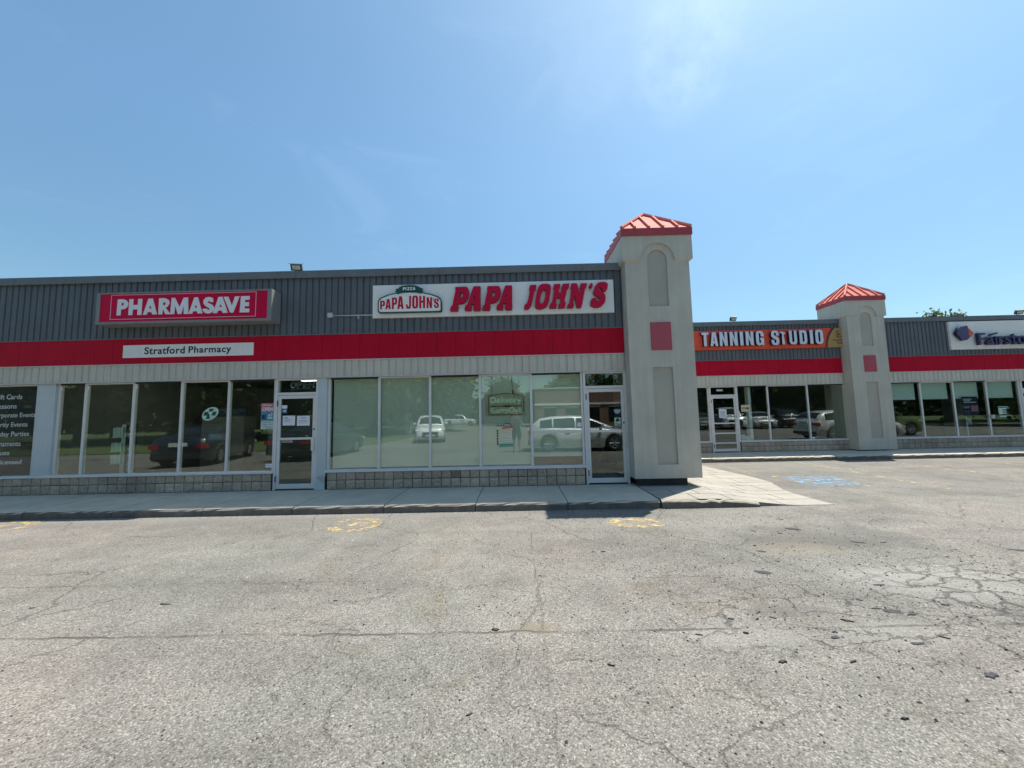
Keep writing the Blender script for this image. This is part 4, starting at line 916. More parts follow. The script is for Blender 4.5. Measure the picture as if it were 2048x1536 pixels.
# white panel sign with channel letters
t = thing('wall_sign', 'long white panel sign with red PAPA JOHN\'S letters and arched logo', 'sign', (-0.45, YS, 3.67))
ysg = YS-0.065
b = MB(); b.box(-2.985, -0.146, ysg, YS-0.002, 3.668, 4.37); b.build('sign_panel', M['white'], t, bevel=0.003)
b = MB(); b.box(-0.142, 2.09, ysg, YS-0.002, 3.668, 4.37); b.build('sign_panel', M['white'], t, bevel=0.003)
GL = {'P': [[(-1.219,4.267),(-1.0,4.267),(-0.962,4.243),(-0.943,4.191),(-0.94,4.128),(-0.96,4.043),(-0.995,3.973),(-1.046,3.923),(-1.107,3.909),(-1.176,3.906),(-1.172,3.86),(-1.161,3.844),(-1.181,3.755),(-1.338,3.757),(-1.34,3.778),(-1.318,3.848),(-1.287,3.875),(-1.263,4.003),(-1.22,4.183),(-1.231,4.206)],[(-1.12,4.141),(-1.066,4.147),(-1.059,4.092),(-1.075,4.045),(-1.133,4.035)]],
'A': [[(-0.843,4.271),(-0.697,4.271),(-0.704,3.872),(-0.699,3.841),(-0.708,3.751),(-0.845,3.755),(-0.856,3.775),(-0.848,3.837),(-0.824,3.891),(-0.893,3.892),(-0.89,3.838),(-0.898,3.756),(-1.024,3.759),(-1.036,3.779),(-1.023,3.849),(-0.977,3.887),(-0.914,4.073)],[(-0.818,4.094),(-0.813,4.023),(-0.831,3.992),(-0.85,4.001)]],
'J': [[(0.338,4.269),(0.473,4.271),(0.461,4.187),(0.431,4.148),(0.404,4.034),(0.376,3.897),(0.356,3.838),(0.315,3.775),(0.281,3.756),(0.209,3.758),(0.203,3.783),(0.216,3.851),(0.265,3.88),(0.297,3.988),(0.33,4.145),(0.316,4.185)]],
'O': [[(0.585,4.283),(0.672,4.291),(0.73,4.279),(0.768,4.248),(0.774,4.194),(0.758,4.085),(0.735,3.957),(0.698,3.839),(0.658,3.791),(0.58,3.758),(0.503,3.755),(0.45,3.776),(0.432,3.816),(0.44,3.915),(0.463,4.053),(0.49,4.161),(0.516,4.23),(0.546,4.264)],[(0.64,4.162),(0.663,4.137),(0.654,4.048),(0.623,3.93),(0.598,3.876),(0.554,3.872),(0.536,3.898),(0.548,3.991),(0.58,4.109),(0.61,4.148)]],
'H': [[(0.841,4.276),(0.972,4.278),(0.965,4.209),(0.939,4.16),(0.923,4.096),(0.98,4.094),(1.002,4.158),(0.998,4.203),(1.02,4.277),(1.161,4.283),(1.143,4.194),(1.108,4.15),(1.074,4.017),(1.047,3.919),(1.069,3.86),(1.047,3.767),(0.907,3.765),(0.924,3.843),(0.949,3.872),(0.972,3.98),(0.89,3.983),(0.867,3.874),(0.89,3.834),(0.869,3.766),(0.725,3.77),(0.746,3.858),(0.786,3.886),(0.843,4.162),(0.819,4.192)]],
'N': [[(1.204,4.282),(1.315,4.284),(1.366,4.089),(1.392,4.148),(1.379,4.178),(1.397,4.277),(1.528,4.279),(1.51,4.19),(1.48,4.156),(1.415,3.851),(1.388,3.763),(1.297,3.765),(1.264,4.013),(1.229,3.885),(1.241,3.836),(1.22,3.762),(1.09,3.765),(1.112,3.839),(1.151,3.872),(1.2,4.163),(1.186,4.193)]],
"'": [[(1.58,4.252),(1.61,4.284),(1.647,4.251),(1.635,4.191),(1.575,4.143),(1.597,4.192),(1.564,4.213)]],
'S': [[(1.672,4.141),(1.694,4.22),(1.754,4.278),(1.842,4.3),(1.919,4.289),(1.961,4.248),(1.942,4.144),(1.911,4.1),(1.834,4.102),(1.826,4.147),(1.799,4.182),(1.77,4.178),(1.763,4.139),(1.786,4.108),(1.861,4.067),(1.897,4.007),(1.899,3.928),(1.876,3.849),(1.811,3.787),(1.733,3.759),(1.647,3.771),(1.582,3.807),(1.595,3.915),(1.626,3.959),(1.708,3.957),(1.71,3.903),(1.748,3.892),(1.783,3.911),(1.78,3.95),(1.667,4.032),(1.645,4.082)]]}
for ch, dx in (('P', 0), ('A', 0), ('P', .668), ('A', .662), ('J', 0), ('O', 0), ('H', 0), ('N', 0), ("'", 0), ('S', 0)):
    me = curve_mesh('letter', GL[ch], 0.075, [M['lred'], M['lred_side']])
    for v in me.vertices: v.co.x += dx; v.co.y += ysg-0.08
    link('letter', me, t)
badge = [(-2.852,3.98),(-2.845,4.02),(-2.801,4.076),(-2.715,4.112),(-2.622,4.145),(-2.455,4.178),(-2.311,4.19),(-2.183,4.193),(-2.056,4.188),(-1.904,4.172),(-1.729,4.131),(-1.586,4.078),(-1.535,4.036),(-1.513,3.979),(-1.510,3.79),(-1.518,3.763),(-1.545,3.748),(-2.80,3.752),(-2.838,3.766),(-2.85,3.80)]
me = curve_mesh('badge', [badge], 0.07, M['green']); me.transform(Matrix.Translation((0, ysg-0.071, 0))); bo = link('badge', me, t)
cx_, cz_ = -2.181, 3.965
inner = [(cx_+(x-cx_)*0.962, 3.768+(z-3.748)*0.925 if z < 4.0 else z-0.022) for x, z in badge]
me = curve_mesh('badge_face', [inner], 0.003, M['white']); me.transform(Matrix.Translation((0, ysg-0.075, 0))); link('badge_face', me, bo)
rib = [(-2.399,4.282),(-2.335,4.313),(-2.26,4.322),(-2.184,4.325),(-2.11,4.322),(-2.048,4.312),(-1.968,4.278),(-1.96,4.262),(-1.896,4.245),(-1.912,4.215),(-1.881,4.19),(-1.93,4.178),(-1.932,4.143),(-2.036,4.163),(-2.036,4.181),(-2.11,4.187),(-2.183,4.189),(-2.26,4.187),(-2.335,4.181),(-2.335,4.163),(-2.442,4.140),(-2.447,4.178),(-2.49,4.19),(-2.455,4.215),(-2.475,4.245),(-2.403,4.262)]
me = curve_mesh('ribbon', [rib], 0.02, M['green']); me.transform(Matrix.Translation((0, ysg-0.0955, 0))); ro = link('ribbon', me, bo)
for ch, a, c in zip('PIZZA', (-2.318, -2.262, -2.227, -2.170, -2.110), (-2.270, -2.245, -2.178, -2.120, -2.056)):
    cap(ch, a, c, 4.215, 4.280, ysg-0.0975, 0.0015, M['lwhite'], bo)
for ch, a, c, z0, z1 in (('P',-2.798,-2.697,3.825,4.012),('A',-2.687,-2.573,3.826,4.044),('P',-2.552,-2.443,3.827,4.073),('A',-2.438,-2.307,3.827,4.096),('J',-2.258,-2.151,3.824,4.103),('O',-2.127,-2.004,3.828,4.103),('H',-1.98,-1.857,3.829,4.090),('N',-1.825,-1.712,3.829,4.060),("'",-1.700,-1.676,3.985,4.040),('S',-1.672,-1.571,3.829,4.029)):
    cap(ch, a, c, z0, z1, ysg-0.0775, 0.0015, M['lred'], bo)
# conduit to the sign
t = thing('electrical_box', 'small pale junction box with conduit running right to the white sign', 'junction box', (-3.89, YS, 3.76))
plate('box_cover', -3.952, -3.842, 3.708, 3.808, YS-0.055, 0.055, M['galv'], t, bevel=0.008)
MB().tube([(-3.842, YS-0.028, 3.748), (-2.99, YS-0.028, 3.742)], 0.013, 10).build('conduit', M['galv'], t, smooth=True)
MB().tube([(-3.31, YS-0.024, 3.735), (-3.31, YS-0.0, 3.735)], 0.022, 10).build('strap', M['galv'], t)
b = MB(); b.lathe([(0, -0.03), (0.018, -0.028), (0.02, 0.0)], (-3.3, YS-0.004, 3.685), n=12)
tag(b.build('wall_sensor', M['galv']), 'tiny round grey fitting on the siding below the conduit', 'sensor')

# floodlights on the parapets
def floodlight(label, x, y, z, k=1.0, rz=0.0):
    t = thing('floodlight', label, 'floodlight', (x, y, z), 'floodlights along the parapet')
    m = Matrix.Translation((x, y, z+0.125*k)) @ Matrix.Rotation(rz, 4, 'Z') @ Matrix.Rotation(R(24), 4, 'X')
    def add(b, n, mt, bevel=0.004):
        me = b.mesh(n, mt, bevel); me.transform(m); return link(n, me, t)
    b = MB(); b.prism([(-0.12*k, 0.075*k), (0.12*k, 0.075*k), (0.12*k, -0.065*k), (-0.12*k, -0.065*k)], -0.055*k, 0.0)
    b.prism([(-0.09*k, 0.05*k), (0.09*k, 0.05*k), (0.09*k, -0.05*k), (-0.09*k, -0.05*k)], 0.001, 0.045*k); add(b, 'housing', M['dark_metal'])
    add(MB().box(-0.085*k, 0.085*k, -0.059*k, -0.0555*k, -0.04*k, 0.05*k), 'lens', M['lens'], 0.001)
    add(MB().prism([(-0.135*k, 0.092*k), (0.135*k, 0.092*k), (0.13*k, 0.080*k), (-0.13*k, 0.080*k)], -0.085*k, 0.02*k), 'visor', M['coping'], 0.0)
    MB().tube([(x-0.05*k, y+0.02, z-0.02), (x-0.04*k, y+0.02, z+0.08*k)], 0.009*k, 8).build('bracket', M['dark_metal'], t)
    MB().tube([(x+0.05*k, y+0.02, z-0.02), (x+0.04*k, y+0.02, z+0.08*k)], 0.009*k, 8).build('bracket', M['dark_metal'], t)
    return t
floodlight('floodlight on the parapet above the crimson pharmacy sign', -4.70, 7.74, 4.745, 0.95, R(8))
floodlight('floodlight on the parapet above the orange tanning sign', 7.86, 13.2, 4.745, 0.95, R(8))
floodlight('floodlight on the parapet at the right edge of the photo', 18.02, 13.2, 4.745, 0.95, R(-10))
t = thing('security_camera', 'small white dome camera under the eaves of the near tower', 'camera', (3.65, 7.6, 5.06))
MB().box(3.643, 3.70, 7.56, 7.64, 5.05, 5.10).build('bracket', M['lwhite'], t)
MB().lathe([(0, 5.15), (0.035, 5.145), (0.055, 5.11), (0.055, 5.07), (0.04, 5.04), (0, 5.025)], (3.735, 7.60, 0), axis='z', n=16).build('dome', M['lwhite'], t, smooth=True)

# ------------------------------------------------------------------ signs on the far wing
t = thing('wall_sign', 'orange TANNING STUDIO sign with a gold end panel', 'sign', (9, YS2, 3.7))
yo = YS2-0.09
me = curve_mesh('sign_panel', [[(6.20, 3.725), (10.93, 3.725), (10.94, 3.86), (10.97, 4.0), (11.02, 4.15), (11.10, 4.30), (11.18, 4.412), (6.20, 4.412)]], 0.085, M['orange']); me.transform(Matrix.Translation((0, yo, 0))); link('sign_panel', me, t)
me = curve_mesh('divider', [[(10.934, 3.725), (11.0, 3.725), (11.02, 3.87), (11.06, 4.02), (11.12, 4.17), (11.22, 4.32), (11.31, 4.412), (11.185, 4.412), (11.105, 4.30), (11.025, 4.15), (10.975, 4.0), (10.944, 3.86)]], 0.087, M['maroon']); me.transform(Matrix.Translation((0, yo-0.002, 0))); link('divider', me, t)
me = curve_mesh('gold_panel', [[(11.004, 3.725), (11.74, 3.725), (11.74, 4.412), (11.315, 4.412), (11.224, 4.32), (11.124, 4.17), (11.064, 4.02), (11.024, 3.87)]], 0.085, M['gold']); me.transform(Matrix.Translation((0, yo, 0))); go_ = link('gold_panel', me, t)
b = MB(); cx, cz = 11.43, 4.19
for k in range(26):
    a0, a1 = 2*math.pi*k/32+0.9, 2*math.pi*(k+1)/32+0.9
    b.prism([(cx+.125*math.cos(a0), cz+.125*math.sin(a0)), (cx+.125*math.cos(a1), cz+.125*math.sin(a1)), (cx+.113*math.cos(a1), cz+.113*math.sin(a1)), (cx+.113*math.cos(a0), cz+.113*math.sin(a0))], yo-0.002, yo-0.0005)
b.prism([(cx-.09, cz+.12), (cx-.06, cz+.13), (cx+.0, cz+.02), (cx+.07, cz-.0), (cx+.03, cz-.03), (cx-.02, cz-.03)], yo-0.0021, yo-0.0006)
b.prism([(cx-.07, cz-.06), (cx-.02, cz-.10), (cx+.07, cz-.085), (cx+.10, cz-.03), (cx+.105, cz-.06), (cx+.05, cz-.12), (cx-.03, cz-.12), (cx-.09, cz-.08)], yo-0.0022, yo-0.0007)
b.prism([(cx-.02, cz-.02), (cx-.06, cz-.02), (cx-.075, cz-.075), (cx-.05, cz-.085)], yo-0.0023, yo-0.0008)
b.build('emblem', M['maroon'], go_)
text('lettering', 'Australian', 11.20, 11.66, 3.955, 4.02, yo-0.002, 0.0015, M['maroon'], go_, offset=0.02)
text('lettering', 'Gold', 11.33, 11.53, 3.845, 3.925, yo-0.002, 0.0015, M['maroon'], go_, offset=0.02)
for ch, a, c in (('T',6.55,6.79),('A',6.845,7.115),('N',7.175,7.445),('N',7.53,7.80),('I',7.885,7.995),('N',8.085,8.355),('G',8.44,8.715),('S',8.975,9.24),('U',9.60,9.865),('D',9.955,10.215),('I',10.315,10.425),('O',10.505,10.775)):
    zz = (3.832, 4.338) if ch in 'GSO' else (3.842, 4.328)
    cap(ch, a, c, zz[0], zz[1], yo-0.125, 0.12, [M['chrome_letter'], M['navy']], t)
ham = curve_mesh('letter', [[(9.36,3.845),(9.45,3.845),(9.445,4.0),(9.425,4.17),(9.43,4.21),(9.475,4.225),(9.49,4.262),(9.44,4.275),(9.40,4.30),(9.34,4.30),(9.295,4.285),(9.265,4.265),(9.30,4.248),(9.345,4.252),(9.372,4.21),(9.36,4.1)]], 0.10, [M['chrome_letter'], M['navy']])
ham.transform(Matrix.Translation((0, yo-0.105, 0))); o = link('letter', ham, t); o['label'] = 'hammer shaped letter T'
t = thing('wall_sign', 'white Fairstone sign board with purple letters at the right edge', 'sign', (17, YS2, 3.54))
yf_ = YS2-0.07
plate('sign_panel', 15.32, 20.2, 3.545, 4.54, yf_, 0.068, M['white'], t, bevel=0.003)
me = curve_mesh('logo_block', [[(15.36,4.09),(15.50,4.31),(15.74,4.36),(15.785,4.30),(15.765,4.21),(15.795,4.15),(15.765,4.08),(15.80,4.0),(15.80,3.93),(15.70,3.85),(15.57,3.83)]], 0.10, [M['purple'], M['navy']]); me.transform(Matrix.Translation((0, yf_-0.16, 0))); link('logo_block', me, t)
me = curve_mesh('logo_accent', [[(15.80,4.25),(15.86,4.27),(16.0,4.09),(15.92,3.98),(15.84,3.95),(15.785,3.99),(15.81,4.07),(15.79,4.14),(15.81,4.19)]], 0.06, M['coral']); me.transform(Matrix.Translation((0, yf_-0.12, 0))); link('logo_accent', me, t)
for ch, a, c, z0, z1 in (('F',16.12,16.36,3.67,4.09),('a',16.40,16.63,3.67,3.96),('ı',16.69,16.735,3.67,3.96),('r',16.80,16.97,3.67,3.96),('s',17.01,17.22,3.67,3.97),('t',17.25,17.42,3.67,4.04),('o',17.45,17.74,3.665,3.965),('n',17.81,18.06,3.67,3.96),('e',18.12,18.38,3.665,3.965)):
    text('letter', ch, a, c, z0, z1, yf_-0.15, 0.10, [M['purple'], M['navy']], t, offset=0.012)
me = curve_mesh('letter', [[(16.55,4.03),(16.76,4.10),(16.80,4.07),(16.79,4.05),(16.58,3.99)]], 0.10, [M['purple'], M['navy']]); me.transform(Matrix.Translation((0, yf_-0.15, 0))); link('letter', me, t)

# ------------------------------------------------------------------ things in and on the pharmacy windows
t = thing('window_poster', 'black window poster listing gift cards and events at the left edge', 'poster', (-11.2, 7.81, 0.54))
plate('backing', -11.92, -10.196, 0.545, 2.40, YG+0.022, 0.004, M['black'], t)
for s, x1, z, w in (('Gift Cards', -10.60, 2.185, 0.60), ('Lessons', -10.70, 1.985, 0.47), ('Corporate Events', -10.28, 1.790, 0.95), ('Charity Events', -10.43, 1.590, 0.82), ('Birthday Parties', -10.38, 1.392, 0.92), ('Tournaments', -10.545, 1.190, 0.75), ('Leagues', -10.765, 0.998, 0.50), ('Fully Licensed', -10.49, 0.805, 0.85)):
    d = 0.022 if any(ch in s for ch in 'gpy') else 0.0
    text('lettering', s, x1+0.045-w, x1+0.045, z-0.05-d, z+0.055, YG+0.0195, 0.0015, M['lwhite'], t, offset=0.012)
t = thing('brochure_rack', 'white leaflet rack with navy vertical banner behind the pharmacy window', 'brochure rack', (-8.62, 8.2, 0.15))
MB().box(-8.745, -8.655, 8.14, 8.17, 0.15, 1.545).build('post', M['lwhite'], t)
MB().lathe([(0, 0.15), (0.25, 0.152), (0.25, 0.165), (0.03, 0.18)], (-8.66, 8.2, 0), axis='z', n=20).build('base', M['lwhite'], t)
plate('banner', -8.648, -8.40, 0.50, 1.55, 8.135, 0.012, M['navy'], t)
for k, ch in enumerate('OSIGVAR'):
    zc = 1.455-k*0.150; w = 0.035 if ch == 'I' else 0.10
    text('letter', ch, -8.52-w/2-0.01, -8.52+w/2-0.01, zc-0.045, zc+0.045, 8.131, 0.002, M['lwhite'], t)
for z0, z1, x0 in ((1.27, 1.48, -8.88), (0.965, 1.145, -8.90), (0.70, 0.885, -8.90)):
    b = MB(); n = 4
    for k in range(n):
        a = x0+k*0.057; b.box(a+0.004, a+0.050, 8.08+0.004*(k % 2), 8.11, z0+0.005*(k % 3), z1+0.010*(k % 2))
    b.build('leaflet', M['leaflet'], t)
    MB().box(x0-0.01, -8.66, 8.075, 8.135, z0-0.012, z0).build('shelf', M['lwhite'], t)
# round pharmacy decal
t = thing('window_decal', 'pale oval decal with a green cross on the pharmacy window', 'decal', (-6.46, YG, 1.74))
def oval(cx, cz, rx, rz, tilt, n=36): return [(cx+rx*math.cos(2*math.pi*k/n)*math.cos(tilt)-rz*math.sin(2*math.pi*k/n)*math.sin(tilt), cz+rx*math.cos(2*math.pi*k/n)*math.sin(tilt)+rz*math.sin(2*math.pi*k/n)*math.cos(tilt)) for k in range(n)]
y = YG-0.0005
me = curve_mesh('disc', [oval(-6.462, 1.735, 0.185, 0.125, 0.50)], 0.002, M['mintp']); me.transform(Matrix.Translation((0, y, 0))); link('disc', me, t)
cr = [(-.045,.105),(.045,.105),(.035,.04),(.125,.04),(.115,-.04),(.025,-.04),(.02,-.11),(-.07,-.11),(-.055,-.04),(-.14,-.04),(-.13,.04),(-.045,.04)]
me = curve_mesh('cross', [[(-6.46+x+z*0.25, 1.737+z) for x, z in cr]], 0.002, M['green']); me.transform(Matrix.Translation((0, y-0.0025, 0))); link('cross', me, t)
me = curve_mesh('mortar_emblem', [[(-6.51,1.77),(-6.40,1.79),(-6.42,1.73),(-6.435,1.715),(-6.415,1.69),(-6.42,1.655),(-6.47,1.655),(-6.465,1.69),(-6.475,1.72)]], 0.002, M['mintp']); me.transform(Matrix.Translation((0, y-0.005, 0))); link('mortar_emblem', me, t)
def poster(name, label, cat, x0, x1, z0, z1, y, m, txt=None, group=None):
    t = thing(name, label, cat, ((x0+x1)/2, y, z0), group)
    plate('sheet', x0, x1, z0, z1, y, 0.002, m, t)
    return t
t = poster('window_poster', 'stacked window poster with OPEN on a red top panel beside the pharmacy door', 'poster', -5.385, -5.118, 1.745, 1.93, YG-0.002, M['pinkposter'])
text('lettering', 'OPEN', -5.355, -5.13, 1.765, 1.845, YG-0.004, 0.0015, M['lwhite'], t, offset=0.03)
bars('fine_print', [(-5.36, -5.15, 1.875, 1.895), (-5.36, -5.20, 1.905, 1.915)], YG-0.0035, M['lpink'], t)
plate('sheet', -5.38, -5.122, 1.565, 1.743, YG-0.002, 0.002, M['bluep'], t)
text('lettering', 'E', -5.355, -5.27, 1.60, 1.69, YG-0.004, 0.0015, M['navy'], t, offset=0.05)
bars('fine_print', [(-5.24, -5.135, 1.60, 1.645), (-5.23, -5.18, 1.655, 1.70), (-5.165, -5.14, 1.66, 1.735)], YG-0.0035, M['mintp'], t)
plate('sheet', -5.378, -5.122, 1.385, 1.563, YG-0.002, 0.002, M['mintp'], t)
bars('fine_print', [(-5.36, -5.15, 1.525, 1.54), (-5.33, -5.24, 1.48, 1.495), (-5.22, -5.14, 1.48, 1.495), (-5.32, -5.15, 1.44, 1.452), (-5.27, -5.14, 1.40, 1.418)], YG-0.0035, M['paper_print'], t)
t = poster('window_card', 'small white card low in the corner of the pharmacy window by the door', 'card', -5.245, -5.115, 0.595, 0.668, YG-0.002, M['paper'])
bars('fine_print', [(-5.225, -5.14, 0.625, 0.631), (-5.225, -5.16, 0.640, 0.645)], YG-0.0035, M['paper_print'], t)
t = poster('window_notice', 'faint grey notice hung inside the pharmacy window below the oval decal', 'notice', -6.63, -6.24, 1.17, 1.31, 7.93, M['paper_print'])
bars('fine_print', [(-6.58, -6.32, 1.215+0.02*k, 1.222+0.02*k) for k in range(4)], 7.9285, M['mintp'], t)
yd = YG-0.018
t = poster('door_notice', 'left white paper notice taped inside the pharmacy door', 'notice', -4.905, -4.645, 1.455, 1.66, yd, M['paper'], group='paper notices on the pharmacy door')
bars('fine_print', [(-4.875, -4.80, 1.605, 1.625), (-4.875, -4.72, 1.575, 1.582), (-4.875, -4.78, 1.555, 1.562), (-4.875, -4.75, 1.53, 1.537)], yd-0.0015, M['paper_print'], t)
t = poster('door_notice', 'right white paper notice taped inside the pharmacy door', 'notice', -4.605, -4.335, 1.445, 1.652, yd, M['paper'], group='paper notices on the pharmacy door')
bars('fine_print', [(-4.53, -4.41, 1.60, 1.612), (-4.56, -4.38, 1.54, 1.552), (-4.56, -4.37, 1.505, 1.512)], yd-0.0015, M['paper_print'], t)
t = poster('door_sticker', 'pale stickers high on the left of the pharmacy door glass', 'sticker', -4.935, -4.82, 1.81, 1.88, yd, M['paper'])
plate('sheet', -4.915, -4.825, 1.715, 1.80, yd, 0.002, M['bluep'], t); bars('fine_print', [(-4.90, -4.84, 1.745, 1.775)], yd-0.0015, M['mintp'], t)
# unlit neon OPEN in the transom
t = thing('neon_sign', 'unlit grey neon OPEN sign in the transom over the pharmacy door', 'neon sign', (-4.55, 7.85, 2.2))
for ch, a, c in zip('OPEN', (-4.80, -4.665, -4.53, -4.405), (-4.685, -4.56, -4.43, -4.295)):
    link('letter', fit(text_mesh('letter', ch, 0, M['neon_grey'], fill=False, bevel=0.022), a, c, 2.235, 2.375, YG+0.05), t)
MB().tube([(-4.78+0.05*k, YG+0.05, 2.205+0.022*math.sin(k*0.33)) for k in range(10)], 0.006, 8).build('underline_tube', M['neon_grey'], t)

# ------------------------------------------------------------------ things in and on the pizza shop windows
t = thing('neon_sign', 'arched neon sign reading Delivery and CarryOut hanging in the pizza window', 'neon sign', (-0.22, YG+0.03, 1.58))
yn = YG+0.030
plate('backing', -0.66, 0.19, 1.555, 2.03, yn+0.024, 0.003, M['acrylic'], t)
MB().tube([(-0.585, yn, 1.965), (-0.585, yn, 1.60), (-0.57, yn, 1.585), (0.135, yn, 1.585), (0.15, yn, 1.60), (0.15, yn, 1.955), (0.0, yn, 2.01), (-0.21, yn, 2.035), (-0.42, yn, 2.015), (-0.585, yn, 1.965)], 0.007, 8).build('border_tube', M['neon_red'], t, smooth=True)
for s, a, c, z0, z1 in (('Delivery', -0.54, 0.09, 1.795, 1.955), ('CarryOut', -0.535, 0.10, 1.595, 1.735)):
    link('lettering', fit(text_mesh('lettering', s, 0.004, M['neon_green'], offset=-0.019, space=1.06), a, c, z0, z1, yn), t)
MB().box(-0.53, 0.11, yn-0.004, yn+0.004, 1.755, 1.772).build('middle_tube', M['neon_red'], t)
bars('tube_block', [(-0.54, -0.43, 1.752, 1.772), (-0.26, -0.13, 1.748, 1.778), (0.02, 0.11, 1.752, 1.772)], yn-0.006, M['black'], t)
for pts in (([(-0.10, yn+0.01, 2.40), (-0.085, yn+0.01, 2.22), (-0.06, yn+0.01, 2.07), (-0.03, yn+0.01, 1.95)]), ([(0.05, yn+0.01, 2.40), (0.07, yn+0.01, 2.15)]), ([(-0.50, yn+0.01, 2.40), (-0.52, yn+0.01, 2.0)])):
    MB().tube(pts, 0.005, 6).build('hanging_wire', M['black'], t)
MB().box(-0.085, -0.06, yn-0.002, yn+0.018, 2.02, 2.10).build('wire_plug', M['black'], t)
t = thing('hours_decal', 'opening hours decal with red arrow and green foot on the pizza window', 'decal', (-0.25, YG, 0.9))
yh_ = YG-0.0005
text('lettering', 'WE ARE', -0.43, -0.295, 1.345, 1.375, yh_, 0.0015, M['green'], t, offset=0.03)
me = curve_mesh('header', [[(-0.285, 1.335), (-0.135, 1.355), (-0.125, 1.40), (-0.265, 1.40)]], 0.0015, M['green']); me.transform(Matrix.Translation((0, yh_, 0))); link('header', me, t)
text('lettering', 'OPEN!', -0.265, -0.15, 1.355, 1.385, yh_-0.0018, 0.0015, M['lwhite'], t, offset=0.03)
me = curve_mesh('arrow', [[(-0.32, 1.285), (-0.30, 1.325), (-0.13, 1.345), (-0.125, 1.395), (-0.07, 1.325), (-0.08, 1.30), (-0.12, 1.305)]], 0.0015, M['coral']); me.transform(Matrix.Translation((0, yh_-0.0002, 0))); link('arrow', me, t)
bars('day_label', [(-0.425, -0.39, z, z+0.038) for z in (1.235, 1.18, 1.125, 1.07, 1.015, 0.965)], yh_, M['green'], t)
bars('ruled_line', [(-0.37, -0.11-0.03*(k % 2), 1.225-0.052*k, 1.231-0.052*k) for k in range(6)], yh_, M['lwhite'], t)
me = curve_mesh('foot', [[(-0.375, 0.915), (-0.08, 0.925), (-0.08, 0.985), (-0.20, 0.975), (-0.375, 0.975)]], 0.0015, pbr('mint_green_print', (0.10, 0.42, 0.28), 0.5)); me.transform(Matrix.Translation((0, yh_, 0))); link('foot', me, t)
t = poster('window_card', 'small white card at the right edge of the last pizza window pane', 'card', 1.255, 1.335, 1.305, 1.39, YG-0.002, M['paper'])
yd = YG-0.018
t = thing('door_sticker', 'half round pale blue sticker on the pizza shop door glass', 'sticker', (2.1, yd, 1.53))
me = curve_mesh('sheet', [[(2.04+0.07*math.cos(math.pi+math.pi*k/12)+0.05, 1.63+0.075*math.sin(math.pi+math.pi*k/12)) for k in range(13)] + [(2.16, 1.645), (2.02, 1.645)]], 0.002, pbr('pale_blue_sticker', (0.30, 0.46, 0.56), 0.5)); me.transform(Matrix.Translation((0, yd, 0))); link('sheet', me, t)
t = thing('door_sticker', 'small square green and white PULL sticker on the pizza shop door', 'sticker', (2.1, yd, 1.35))
plate('sheet', 2.025, 2.15, 1.315, 1.475, yd, 0.002, M['mintp'], t); bars('emblem', [(2.05, 2.09, 1.385, 1.455), (2.095, 2.13, 1.40, 1.44)], yd-0.0015, M['green'], t)
bars('emblem_dark', [(2.085, 2.11, 1.40, 1.47)], yd-0.003, M['black'], t)
text('lettering', 'PULL', 2.04, 2.14, 1.325, 1.36, yd-0.002, 0.0015, M['ink'], t, offset=0.04)

# ------------------------------------------------------------------ things on the far wing's windows
t = poster('door_notice', 'white paper notice on the tanning studio door', 'notice', 7.14, 7.40, 1.33, 1.63, YG2-0.018, M['paper'])
bars('fine_print', [(7.17, 7.36, 1.37+0.035*k, 1.382+0.035*k) for k in range(6)], YG2-0.0195, M['paper_print'], t)
t = poster('number_plate', 'small grey number plate in the transom above the tanning door', 'plate', 7.10, 7.34, 2.265, 2.345, YG2+0.002, M['signgrey'])
bars('fine_print', [(7.12+0.05*k, 7.155+0.05*k, 2.285, 2.325) for k in range(4)], YG2+0.0005, M['lwhite'], t)
t = poster('window_notice', 'cream and gold notice in the first tanning studio window', 'notice', 7.935, 8.245, 1.53, 1.765, YG2-0.002, pbr('cream_paper', (0.62, 0.56, 0.40), 0.6))
bars('gold_bar', [(7.96, 8.22, 1.605, 1.69)], YG2-0.0035, M['gold'], t); bars('fine_print', [(8.12, 8.19, 1.62, 1.675)], YG2-0.005, M['maroon'], t)
t = thing('leaflet_box', 'white leaflet boxes on the floor inside the first tanning window', 'boxes', (8.1, YG2+0.2, 0.53))
for x, z, w, h in ((7.93, 0.50, 0.13, 0.16), (8.075, 0.50, 0.15, 0.10), (8.075, 0.61, 0.15, 0.06), (8.23, 0.50, 0.12, 0.18), (7.94, 0.67, 0.12, 0.05)):
    plate('carton', x, x+w, z, z+h, YG2+0.10, 0.10, M['paper'], t, bevel=0.004)
t = poster('window_card', 'tiny white card low on the mullion of the last tanning window', 'card', 10.335, 10.42, 0.54, 0.60, YG2-0.002, M['paper'])
t = poster('window_poster', 'navy poster with white lines and pink square in the loan shop window', 'poster', 15.68, 16.23, 1.20, 1.885, YG2+0.03, M['navy'])
bars('headline', [(15.72, 16.02, 1.79, 1.815), (15.73, 15.97, 1.735, 1.76), (15.74, 16.18, 1.68, 1.705)], YG2+0.0285, M['lwhite'], t)
plate('pink_square', 15.97, 16.21, 1.37, 1.58, YG2+0.0275, 0.002, pbr('pink_print_square', (0.50, 0.20, 0.36), 0.5), t)
bars('fine_print', [(15.72, 15.93, 1.49, 1.56), (15.72, 15.92, 1.36, 1.385), (15.72, 15.90, 1.30, 1.315)], YG2+0.0285, M['paper_print'], t)
MB().tube([(15.80, YG2+0.06, 0.16), (15.80, YG2+0.06, 1.2)], 0.016, 8).build('stand', M['lwhite'], t)
t = thing('window_decal', 'white bar shaped opening hours decal on the last loan shop window', 'decal', (17.05, YG2, 1.2))
